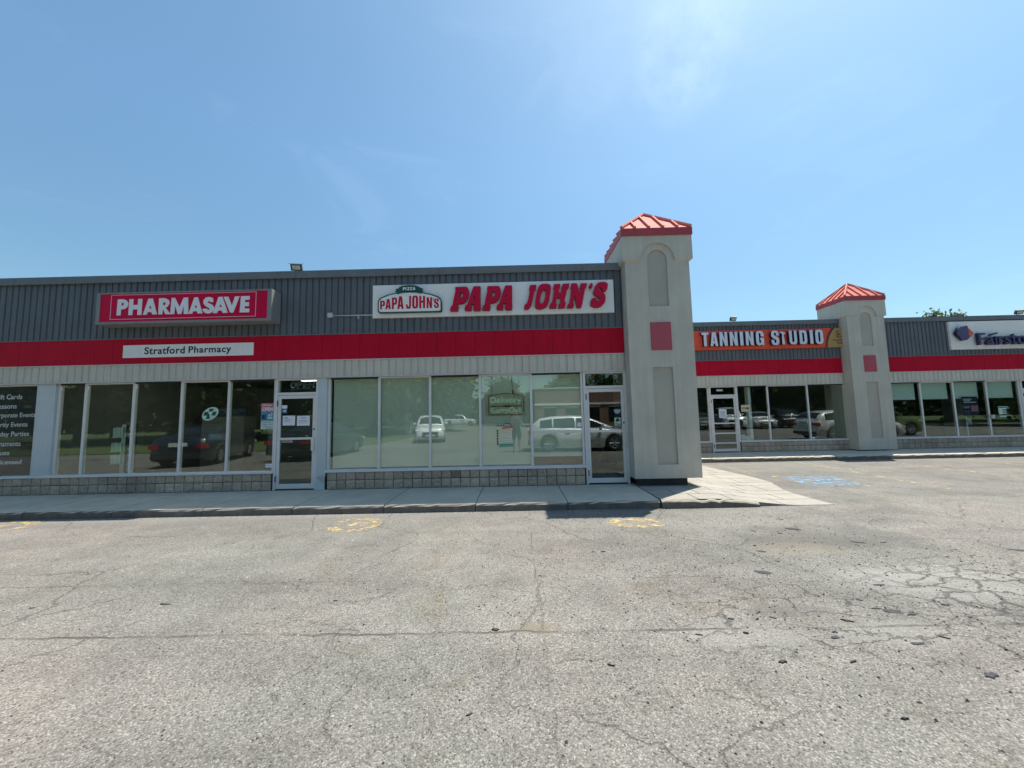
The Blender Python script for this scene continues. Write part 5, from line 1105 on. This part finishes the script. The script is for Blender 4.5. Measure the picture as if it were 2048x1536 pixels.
bars('printed_bar', [(16.86, 17.20, 1.50, 1.52), (16.87, 17.25, 1.455, 1.475), (16.87, 17.0, 1.25, 1.455), (17.0, 17.14, 1.42, 1.455), (17.0, 17.14, 1.345, 1.385), (17.0, 17.14, 1.27, 1.31), (16.88, 17.32, 1.205, 1.22), (16.88, 17.12, 1.155, 1.19)], YG2-0.0005, M['mintp'], t)
t = thing('door_decal', 'white diamond decal on the loan shop door glass', 'decal', (18.0, YG2, 1.6))
me = curve_mesh('diamond', [[(17.80, 1.62), (17.90, 1.71), (18.02, 1.62), (17.90, 1.53)]], 0.002, M['lwhite']); me.transform(Matrix.Translation((0, YG2-0.018, 0))); link('diamond', me, t)
t = thing('door_scanner', 'small dark fixture hung inside the loan shop window by the post', 'fixture', (16.3, YG2+0.3, 0.9))
plate('panel', 16.17, 16.33, 0.88, 1.12, YG2+0.35, 0.03, M['paper_print'], t); plate('label_strip', 16.18, 16.30, 0.99, 1.11, YG2+0.345, 0.003, M['paper'], t)
#---PART4---
# ------------------------------------------------------------------ cars across the lot (they show in the shop windows)
PAINT = {}
def paint(name, col):
    if name not in PAINT: PAINT[name] = pbr(name, col, 0.32, 0.15, var=0.02, coat=0.8)
    return PAINT[name]
def interp(tab, x):
    if x <= tab[0][0]: return tab[0][1]
    for (a, u), (b_, v) in zip(tab[:-1], tab[1:]):
        if x <= b_: return u+(v-u)*(x-a)/(b_-a)
    return tab[-1][1]
KIND = {
 'sedan': dict(L=4.75, W=1.82, H=1.45, wb=2.75, r=0.325, top=[(-2.375,.62),(-2.33,.90),(-2.2,1.04),(-1.6,1.07),(0.9,1.0),(1.9,.88),(2.25,.76),(2.375,.55)], roof=[(-1.95,1.02),(-1.45,1.22),(-0.95,1.38),(-0.4,1.445),(0.1,1.44),(0.5,1.33),(1.25,1.0)], glass=[(-1.35,-0.42),(-0.36,0.72)], ws=(0.42,1.16), rw=(-1.85,-1.02), belt=0.98),
 'hatch': dict(L=4.45, W=1.80, H=1.50, wb=2.72, r=0.335, top=[(-2.225,.60),(-2.2,.95),(-2.08,1.08),(0.95,1.0),(1.85,.86),(2.12,.72),(2.225,.5)], roof=[(-2.10,1.06),(-1.98,1.24),(-1.72,1.40),(-1.2,1.475),(-0.4,1.505),(0.1,1.48),(0.5,1.37),(1.40,0.98)], glass=[(-1.72,-1.20),(-1.14,-0.25),(-0.19,0.86)], ws=(0.40,1.28), rw=(-2.07,-1.76), belt=0.98),
 'suv': dict(L=4.6, W=1.85, H=1.70, wb=2.68, r=0.36, top=[(-2.3,.66),(-2.27,1.02),(-2.15,1.14),(0.95,1.10),(1.85,1.0),(2.18,.88),(2.3,.6)], roof=[(-2.14,1.16),(-2.02,1.42),(-1.80,1.60),(-1.2,1.68),(-0.3,1.70),(0.15,1.66),(0.5,1.53),(1.22,1.08)], glass=[(-1.80,-1.25),(-1.18,-0.25),(-0.19,0.82)], ws=(0.42,1.12), rw=(-2.10,-1.86), belt=1.08),
 'boxy': dict(L=4.15, W=1.79, H=1.62, wb=2.55, r=0.34, top=[(-2.075,.66),(-2.06,1.0),(-1.98,1.10),(0.95,1.08),(1.75,1.0),(2.0,.88),(2.075,.6)], roof=[(-2.0,1.12),(-1.94,1.45),(-1.8,1.58),(-1.0,1.62),(0.1,1.62),(0.4,1.56),(1.1,1.06)], glass=[(-1.72,-1.2),(-1.13,-0.2),(-0.14,0.72)], ws=(0.44,1.02), rw=(-1.985,-1.88), belt=1.06),
 'pickup': dict(L=5.6, W=1.98, H=1.90, wb=3.6, r=0.39, top=[(-2.8,.80),(-2.78,1.20),(-0.95,1.22),(1.0,1.20),(2.4,1.12),(2.75,1.0),(2.8,.6)], roof=[(-0.98,1.20),(-0.90,1.78),(-0.7,1.87),(0.0,1.90),(0.4,1.86),(0.65,1.75),(1.3,1.16)], glass=[(-0.75,-0.1),(-0.02,0.85)], ws=(0.62,1.22), rw=(-0.965,-0.91), belt=1.18)}
def car(kind, name, label, cat, color, loc, rz, group='parked cars reflected in the shop windows'):
    K = KIND[kind]; L, W, H, wb, r = K['L'], K['W'], K['H'], K['wb'], K['r']
    t = thing(name, label, cat, (0, 0, 0), group)
    xs = sorted(set([-L/2, L/2] + [-L/2+L*k/44 for k in range(45)] + [s*wb/2+d for s in (-1, 1) for d in (-r-.07, -r-.03, -r*.7, -r*.3, 0, r*.3, r*.7, r+.03, r+.07)]))
    b = MB(); rows = []
    for x in xs:
        tz = interp(K['top'], x); e = abs(x)/(L/2); hw = W/2*(1-0.16*e**7); ub = 0.20+0.10*max(0, e-0.88)/0.12
        arch = ub
        for s in (-1, 1):
            d = x-s*wb/2; ra = r+0.055
            if abs(d) < ra: arch = max(arch, r+math.sqrt(ra*ra-d*d)-0.01)
        arch = min(arch, tz-0.1); zm = max(arch+0.02, min(0.62, tz-0.12)); zs = max(zm+0.01, tz-0.13)
        half = [(0.0, ub), (hw*0.72, ub), (hw*0.74, arch), (hw*0.975, arch), (hw, zm), (hw*0.985, zs), (hw*0.90, tz-0.02), (hw*0.6, tz+0.012), (0.0, tz+0.02)]
        rows.append([(x, y, z) for y, z in half] + [(x, -y, z) for y, z in half[-2:0:-1]])
    n = len(rows[0])
    for k in range(len(rows)-1):
        for j in range(n): b.face([rows[k][j], rows[k][(j+1) % n], rows[k+1][(j+1) % n], rows[k+1][j]])
    b.face(rows[0][::-1]); b.face(rows[-1])
    body = b.build('body', color, t, smooth=True)
    for p in body.data.polygons: p.use_smooth = True
    # cabin lofted under a curved roofline
    bz = K['belt']; RL = K['roof']; x_r, x_f = RL[0][0], RL[-1][0]; hb = W/2*0.935
    zr = lambda x: interp(RL, x)
    hwz = lambda z: hb-(z-bz)*0.30
    xs2 = sorted(set([x_r+(x_f-x_r)*k/40 for k in range(41)])); b = MB(); rows = []
    for x in xs2:
        z = max(zr(x), bz-0.06); e = min(1.0, min(x-x_r, x_f-x)/0.25); n_ = 0.90+0.10*max(0, e)
        half = [(hb*n_, bz-0.12), (hb*n_, min(bz, z)), (hwz(z-0.05)*n_, max(z-0.05, bz-0.08)), (hwz(z)*0.90*n_, z-0.006), (hwz(z)*0.5*n_, z+0.016), (0, z+0.022)]
        rows.append([(x, y, q) for y, q in half]+[(x, -y, q) for y, q in half[-2::-1]])
    for k in range(len(rows)-1):
        for j in range(len(rows[0])-1): b.face([rows[k][j], rows[k+1][j], rows[k+1][j+1], rows[k][j+1]])
    b.face(rows[0]); b.face(rows[-1][::-1]); b.build('cabin', color, t, smooth=True)
    # side glass following the roofline, standing just proud of the cabin
    for s in (-1, 1):
        for xa, xb in K['glass']:
            b = MB(); n_ = 8; top, bot = [], []
            for k in range(n_+1):
                x = xa+(xb-xa)*k/n_; zt = max(bz+0.05, zr(x)-0.085); zb = bz+0.035
                bot.append((x, s*(hwz(zb)+0.010), zb)); top.append((x, s*(hwz(zt)+0.010), zt))
            inn = lambda p: (p[0], p[1]-s*0.03, p[2])
            for k in range(n_):
                b.face([bot[k], bot[k+1], top[k+1], top[k]]); b.face([top[k], top[k+1], inn(top[k+1]), inn(top[k])]); b.face([bot[k], bot[k+1], inn(bot[k+1]), inn(bot[k])])
            b.build('side_window', M['autoglass'], t, smooth=False)
    for key, (xa, xb) in (('windscreen', K['ws']), ('rear_window', K['rw'])):
        b = MB(); n_ = 6; R3 = []
        for k in range(n_+1):
            x = xa+(xb-xa)*k/n_; z = max(zr(x), bz)+0.028; R3.append([(x, f*hwz(z)*0.84, z-0.03*abs(f)**3) for f in (-1, -0.5, 0, 0.5, 1)])
        for k in range(n_):
            for j in range(4): b.face([R3[k][j], R3[k][j+1], R3[k+1][j+1], R3[k+1][j]])
        o = b.build(key, M['autoglass'], t, smooth=True); o.modifiers.new('thickness', 'SOLIDIFY').thickness = 0.012
    # wheels
    for sx in (-1, 1):
        for sy in (-1, 1):
            w = bpy.data.objects.new('wheel', None); COL.objects.link(w); w.parent = t; w.location = (sx*wb/2, sy*(W/2-0.125), r)
            MB().lathe([(r*0.62, -0.10), (r*0.93, -0.11), (r, -0.085), (r, 0.085), (r*0.93, 0.11), (r*0.62, 0.10)], (sx*wb/2, sy*(W/2-0.125), r), n=28).build('tyre', M['tyre'], w, smooth=True)
            b = MB(); c = (sx*wb/2, sy*(W/2-0.125), r); b.lathe([(0, sy*0.085), (r*0.16, sy*0.085), (r*0.18, sy*0.07)], c, n=14)
            b.lathe([(r*0.54, sy*0.085), (r*0.63, sy*0.098), (r*0.63, -sy*0.05)], c, n=28)
            for k in range(6):
                a = 2*math.pi*k/6; b.tube([(c[0]+r*0.12*math.cos(a), c[1]+sy*0.075, c[2]+r*0.12*math.sin(a)), (c[0]+r*0.58*math.cos(a), c[1]+sy*0.085, c[2]+r*0.58*math.sin(a))], 0.030, 6)
            b.build('rim', M['rim'], w)
            MB().lathe([(0, sy*0.03), (r*0.6, sy*0.03)], c, n=20).build('brake_disc', M['blackplastic'], w)
    # lamps, bumpers, grille, mirrors, plates, handles
    zf = interp(K['top'], L/2-0.12)-0.10; zr = interp(K['top'], -L/2+0.04)-0.12
    for s in (-1, 1):
        MB().prism([(L/2-0.42, zf+0.02), (L/2-0.10, zf-0.06), (L/2-0.05, zf-0.02), (L/2-0.12, zf+0.05), (L/2-0.40, zf+0.09)], s*W*0.30, s*W*0.466).build('headlight', M['headlight'], t, bevel=0.01)
        MB().box(-L/2-0.012, -L/2+0.22, min(s*W*0.30, s*W*0.462), max(s*W*0.30, s*W*0.462), zr-0.10, zr+0.04).build('taillight', M['taillight'], t, bevel=0.015)
        mx = K['ws'][1]-0.42
        MB().box(mx-0.06, mx+0.06, min(s*W*0.49, s*(W*0.49+0.19)), max(s*W*0.49, s*(W*0.49+0.19)), bz+0.02, bz+0.16).build('mirror', color, t, bevel=0.03)
        for hx in (-0.15, 0.75):
            if True: MB().box(hx-0.5, hx-0.32, min(s*W*0.487, s*W*0.512), max(s*W*0.487, s*W*0.512), bz-0.19, bz-0.155).build('door_handle', color, t, bevel=0.008)
    MB().box(L/2-0.10, L/2+0.012, -W*0.26, W*0.26, 0.34, zf-0.10).build('grille', M['blackplastic'], t, bevel=0.015)
    MB().box(L/2-0.05, L/2+0.02, -0.26, 0.26, 0.42, 0.53).build('number_plate', M['plate'], t)
    MB().box(-L/2-0.022, -L/2+0.04, -0.26, 0.26, zr-0.02, zr+0.11).build('number_plate', M['plate'], t)
    MB().box(-L/2-0.02, -L/2+0.18, -W*0.42, W*0.42, 0.30, 0.44).build('rear_bumper', M['blackplastic'], t, bevel=0.02)
    t.location = loc; t.rotation_euler.z = rz
    return t
PI = math.pi
white = paint('white_car_paint', (0.74, 0.75, 0.76)); navy_p = paint('navy_car_paint', (0.012, 0.016, 0.030)); black_p = paint('black_car_paint', (0.012, 0.012, 0.013))
grey_p = paint('grey_car_paint', (0.09, 0.095, 0.10)); green_p = paint('olive_green_car_paint', (0.13, 0.16, 0.035)); silver_p = paint('silver_car_paint', (0.42, 0.43, 0.44)); red_p = paint('dark_red_car_paint', (0.12, 0.015, 0.015))
car('hatch', 'parked_car', 'white hatchback parked beside the photographer, seen in the pizza shop glass', 'car', white, (2.72, -1.05, 0), 0.03)
car('suv', 'parked_car', 'white sport utility car facing the shops, reflected in the middle panes', 'car', white, (-5.75, -9.2, 0), PI/2-0.22)
car('sedan', 'parked_car', 'dark navy sedan backed towards the pharmacy windows', 'car', navy_p, (-12.45, 0.45, 0), -PI/2-0.30)
car('sedan', 'parked_car', 'black sedan reflected in the pharmacy door', 'car', black_p, (-8.55, -0.75, 0), -PI/2+0.05)
car('pickup', 'pickup_truck', 'distant white pickup truck at the far side of the lot', 'truck', white, (-9.5, -47, 0), 0.05)
car('hatch', 'parked_car', 'white car just right of the frame reflected in the tanning glass', 'car', white, (17.1, 6.9, 0), 0.0)
car('boxy', 'parked_car', 'boxy olive green car reflected in the loan shop glass', 'car', green_p, (20.6, 4.6, 0), 0.0)
row = [('sedan', grey_p, 16.3, 'grey sedan at the near end of the far row'), ('pickup', white, 18.9, 'white pickup truck in the far row'), ('sedan', silver_p, 21.5, 'silver sedan in the far row'), ('suv', black_p, 24.1, 'black tall car in the far row'), ('sedan', navy_p, 26.7, 'navy sedan in the far row'), ('hatch', black_p, 29.3, 'black hatchback at the far end of the far row'), ('suv', red_p, 31.9, 'dark red tall car last in the far row')]
for k, (kd, c, x, lb) in enumerate(row):
    car(kd, 'parked_car' if kd != 'pickup' else 'pickup_truck', lb + ' of parked cars', 'car' if kd != 'pickup' else 'truck', c, (x, -7.2-0.1*(k % 2), 0), PI/2+0.28)

# ------------------------------------------------------------------ trees
def crown_mesh(name, seed, rx, rz, nclump, nleaf, leaf, mats, cz):
    r = random.Random(seed); cl = []
    for k in range(nclump):
        while True:
            x, y, z = r.uniform(-1, 1), r.uniform(-1, 1), r.uniform(-1, 1)
            d = x*x+y*y+z*z
            if 0.12 < d < 1: break
        wz = 1.0-0.35*max(0, z)
        cl.append((x*rx*wz, y*rx*wz, cz+z*rz, r.uniform(0.22, 0.42)*rx, 0 if r.random() < 0.6 else 1))
    V, F, Mi = [], [], []
    for k in range(nleaf):
        cx, cy, cz_, cr, mi = cl[r.randrange(nclump)]
        u, v, w = r.gauss(0, 0.5), r.gauss(0, 0.5), r.gauss(0, 0.42)
        p = Vector((cx+u*cr, cy+v*cr, cz_+w*cr)); n = Vector((r.gauss(0, 1), r.gauss(0, 1), r.gauss(0.6, 1))).normalized()
        a = n.orthogonal().normalized(); b_ = n.cross(a); q = r.uniform(0, 6.28); a, b_ = a*math.cos(q)+b_*math.sin(q), b_*math.cos(q)-a*math.sin(q)
        s = leaf*r.uniform(0.6, 1.25); i = len(V)
        V += [tuple(p-a*s*0.5), tuple(p+b_*s*0.30), tuple(p+a*s*0.5), tuple(p-b_*s*0.30)]; F.append((i, i+1, i+2, i+3)); Mi.append(mi)
    me = bpy.data.meshes.new(name); me.from_pydata(V, [], F)
    for m in mats: me.materials.append(m)
    me.polygons.foreach_set('material_index', Mi); me.update()
    return me
def trunk_mesh(seed, h, rx, r0):
    r = random.Random(seed); b = MB()
    b.tube([(0, 0, -0.1), (0.05, 0.02, h*0.3), (-0.08, 0.05, h*0.62), (0.04, -0.03, h*0.95)], [r0*1.25, r0, r0*0.6, r0*0.12], 9)
    for k in range(9):
        a = r.uniform(0, 6.28); z = h*r.uniform(0.28, 0.7); L = rx*r.uniform(0.55, 0.95)
        b.tube([(0, 0, z), (L*0.45*math.cos(a), L*0.45*math.sin(a), z+L*0.35), (L*math.cos(a), L*math.sin(a), z+L*0.62)], [r0*0.42, r0*0.26, r0*0.06], 6)
    return b.mesh('trunk', M['bark'], smooth=True)
TV = [(trunk_mesh(1, 9.5, 4.6, 0.28), crown_mesh('crown', 21, 5.0, 4.2, 60, 15000, 0.46, [M['leaf_a'], M['leaf_b']], 6.0)),
      (trunk_mesh(2, 8.5, 3.8, 0.22), crown_mesh('crown', 22, 4.1, 4.0, 54, 12000, 0.44, [M['leaf_c'], M['leaf_a']], 5.2)),
      (trunk_mesh(3, 8.0, 3.4, 0.2), crown_mesh('crown', 23, 3.6, 3.6, 46, 10000, 0.40, [M['leaf_b'], M['leaf_a']], 4.9))]
def tree(label, x, y, var, s, rz, grp='trees across the lot'):
    t = thing('broadleaf_tree', label, 'tree', (0, 0, 0), grp)
    link('trunk', TV[var][0], t); link('crown', TV[var][1], t)
    t.location = (x, y, 0); t.scale = (s, s, s); t.rotation_euler.z = rz
    return t
# the one whose top shows over the roof
t = thing('broadleaf_tree', 'green treetop showing above the parapet of the far wing', 'tree', (0, 0, 0))
link('trunk', trunk_mesh(9, 7.2, 2.6, 0.2), t); link('crown', crown_mesh('crown', 77, 1.75, 2.6, 60, 12000, 0.22, [M['leaf_b'], M['leaf_a']], 6.2), t); t.location = (30.9, 26.6, -0.1)
TR = [('big maple on the grass far left', -31, -13, 0, 1.15), ('maple behind the navy sedan', -22.5, -15.5, 0, 1.2), ('dark tree near the grass corner', -27, -21, 1, 1.35), ('maple behind the white sport utility car', -14.6, -16.5, 0, 1.22), ('dark tree left of the far pickup', -16.5, -27, 1, 1.5),
      ('yellow green tree beyond the sport utility car', -9.4, -25, 2, 1.35), ('dark tree far beyond the lot', -20, -38, 1, 1.4), ('yellow tree at the left end of the grass', -40, -18, 2, 1.4), ('tall dark tree at the left end of the grass', -36, -26, 1, 1.6),
      ('small tree behind the brick building', 8.5, -44, 2, 1.05), ('small tree left of the brick building', -2.2, -46, 2, 0.95), ('dark tree behind the row of cars', 24, -19, 1, 1.1), ('tall dark tree behind the row of cars', 31, -17, 1, 1.25), ('green tree right of the row of cars', 37, -15, 0, 0.95),
      ('green tree at the far right of the lot', 44, -12, 0, 1.05), ('dark tree at the far right of the lot', 52, -10, 1, 1.3), ('slim tree right of the brick building', 17.8, -23.5, 1, 1.0), ('yellow tree by the olive car', 40, -2, 2, 1.1), ('green tree farthest right', 50, 2, 0, 1.1)]
for k, (lb, x, y, v, s) in enumerate(TR): tree(lb, x, y, v, s, k*1.7)

# far belt of woods that closes the view across the lot
def woods(name, pts, hfun, n, seed):
    r = random.Random(seed); V, F, Mi = [], [], []
    for k in range(n):
        u = r.random()*(len(pts)-1); i = int(u); f = u-i; x = pts[i][0]+(pts[i+1][0]-pts[i][0])*f; y = pts[i][1]+(pts[i+1][1]-pts[i][1])*f+r.gauss(0, 1.6)
        h = hfun(x)*(0.86+0.14*math.sin(x*0.9)+0.10*math.sin(x*2.3+1)); z = h*r.random()**1.35
        nn = Vector((r.gauss(0, 1), r.gauss(0.5, 1), r.gauss(0.4, 1))).normalized(); a = nn.orthogonal().normalized(); b_ = nn.cross(a); s = r.uniform(0.5, 1.1); p = Vector((x, y, z)); j = len(V)
        V += [tuple(p-a*s*.5), tuple(p+b_*s*.35), tuple(p+a*s*.5), tuple(p-b_*s*.35)]; F.append((j, j+1, j+2, j+3)); Mi.append(0 if math.sin(x*0.45+3)+r.gauss(0, .5) > 0 else 1)
    me = bpy.data.meshes.new(name); me.from_pydata(V, [], F); me.materials.append(M['leaf_c']); me.materials.append(M['leaf_a']); me.polygons.foreach_set('material_index', Mi); me.update()
    o = link(name, me); o['kind'] = 'stuff'; o['label'] = 'far belt of dark green woods beyond the lot'; return o
woods('distant_woods', [(-120, -30), (-60, -52), (-8, -58), (20, -60), (70, -42), (110, -10)], lambda x: 6.0 if -9 < x < 16 else 11.5, 70000, 5)
woods('distant_woods', [(110, -10), (150, 50), (120, 130), (40, 170)], lambda x: 9.0, 42000, 6)['label'] = 'far belt of woods beyond the right end of the shops'

# ------------------------------------------------------------------ brick building across the lot
t = thing('brick_building', 'long low brown brick building with a pale band across the lot', 'building', (22, -34, 0))
MB().box(2.4, 15.0, -44, -33, 0, 4.95).build('wall', M['brickwall'], t)
MB().box(2.3, 15.1, -44.1, -32.9, 4.951, 5.12).build('roof_edge', M['trim'], t)
MB().box(2.35, 15.0, -32.99, -32.86, 2.80, 3.05).build('band', M['white'], t)
for x in (3.6, 6.4, 9.2, 12.0):
    o = MB().box(x, x+1.6, -33.0, -32.96, 0.6, 2.5).build('window', M['autoglass'], t); MB().box(x-0.06, x+1.66, -33.02, -32.93, 2.5, 2.58).build('lintel', M['trim'], o)
t = thing('bollard_post', 'pale concrete post standing on the grass behind the sedans', 'post', (-10.6, -21, 0))
MB().box(-10.95, -10.4, -21.2, -20.8, 0, 1.9).build('shaft', M['trim'], t, bevel=0.03); MB().box(-11.0, -10.35, -21.25, -20.75, 1.901, 2.0).build('cap', M['trim'], t)

# ------------------------------------------------------------------ the photographer, reflected in the window
def skin_obj(name, verts, edges, radii, m, parent, root=0, sub=2):
    me = bpy.data.meshes.new(name); me.from_pydata(verts, edges, []); me.materials.append(m)
    o = link(name, me, parent)
    o.modifiers.new('skin', 'SKIN').use_smooth_shade = True
    for k, rr in enumerate(radii):
        d = me.skin_vertices[0].data[k]; d.radius = (rr, rr) if not isinstance(rr, tuple) else rr
        d.use_root = (k == root)
    s = o.modifiers.new('smooth', 'SUBSURF'); s.levels = sub; s.render_levels = sub
    return o
px, py = -0.02, -0.52
t = thing('person', 'person in dark shirt and shorts holding up a phone, reflected in the pizza shop glass', 'person', (px, py, 0))
V = [(0,0,.94),(0,0,1.08),(0,.0,1.24),(0,-.01,1.40),(0,0,1.47),(0,.015,1.53),(0,.02,1.60),(0,.02,1.66),(0,.03,1.56)]
Rr = [(.15,.12),(.145,.11),(.16,.115),(.13,.10),(.055,.055),(.052,.052),(.078,.092),(.07,.082),(.066,.08)]
E_ = [(0,1),(1,2),(2,3),(3,4),(4,5),(5,6),(6,7)]
V = V[:8]; Rr = Rr[:8]
def addv(p, r, frm): V.append(p); Rr.append(r); E_.append((frm, len(V)-1)); return len(V)-1
fingers = []
for s in (-1, 1):
    h = addv((s*.10, 0, .88), .095, 0); k = addv((s*.115, .01, .50), .058, h); a = addv((s*.12, -.02, .10), .042, k); f = addv((s*.135, .10, .035), .036, a); addv((s*.14, .17, .03), .028, f)
    sh = addv((s*.175, -.005, 1.40), .062, 3); el = addv((s*.24, .10, 1.17), .042, sh); wr = addv((s*.105, .32, 1.42), .028, el); pm = addv((s*.085, .36, 1.485), (.034, .020), wr)
    for q, (dx, L) in enumerate(((-.024, .052), (-.008, .060), (.008, .058), (.024, .046))):
        k1 = addv((s*(.082+dx*0.5)-s*.0, .385, 1.515+dx), .0095, pm); k2 = addv((s*(.082+dx*0.5)-s*L*0.5, .40, 1.53+dx), .0085, k1)
    k1 = addv((s*.07, .345, 1.475), .0105, pm); addv((s*.045, .355, 1.50), .009, k1)
body = skin_obj('body', V, E_, Rr, M['skin'], t)
shirt_v = [(0,0,.84),(0,0,1.08),(0,0,1.24),(0,-.01,1.39),(0,0,1.455)]; sr = [(.195,.155),(.172,.135),(.182,.138),(.16,.125),(.075,.07)]; se = [(0,1),(1,2),(2,3),(3,4)]
for s in (-1, 1):
    shirt_v += [(s*.18, -.005, 1.395), (s*.225, .06, 1.25)]; sr += [.085, .066]; n_ = len(shirt_v); se += [(3, n_-2), (n_-2, n_-1)]
skin_obj('shirt', shirt_v, se, sr, M['shirt'], t)
sv = [(0,0,1.05)]; sr = [(.172,.135)]; se = []
for s in (-1, 1):
    sv += [(s*.10, 0, .84), (s*.118, .01, .55)]; sr += [.118, .092]; n_ = len(sv); se += [(0, n_-2), (n_-2, n_-1)]
skin_obj('shorts', sv, se, sr, M['shorts'], t)
skin_obj('hair', [(0,-.015,1.60),(0,.005,1.70)], [(0,1)], [(.086,.092),(.078,.088)], M['hair'], t)
for s in (-1, 1):
    skin_obj('shoe', [(s*.12, -.05, .045), (s*.135, .10, .045), (s*.142, .19, .035)], [(0,1),(1,2)], [.046, .046, .036], M['shoe'], t)
    b = MB(); b.lathe([(0, 0.012), (0.011, 0.006), (0.013, 0)], (s*.033, .108, 1.625), n=10); b.build('eye', M['ink'], t)
    MB().prism([(s*.078, 1.60), (s*.098, 1.615), (s*.096, 1.655), (s*.078, 1.65)], .0, .03).build('ear', M['skin'], t, bevel=0.006)
MB().prism([(-.016, 1.575), (.016, 1.575), (.008, 1.63), (-.008, 1.63)], .10, .132).build('nose', M['skin'], t, bevel=0.005)
MB().box(-.024, .024, .098, .104, 1.545, 1.553).build('mouth', M['lred_side'], t)
for o in t.children: o.location = (0, 0, 0)
t.location = (px, py, 0)
t = tag(MB().box(-.085, .045, -.105, -.097, 1.515, 1.585).build('phone', M['black'], bevel=0.003), 'black phone held up in both hands by the photographer', 'phone')
t.location = (0, -0.02, 0)
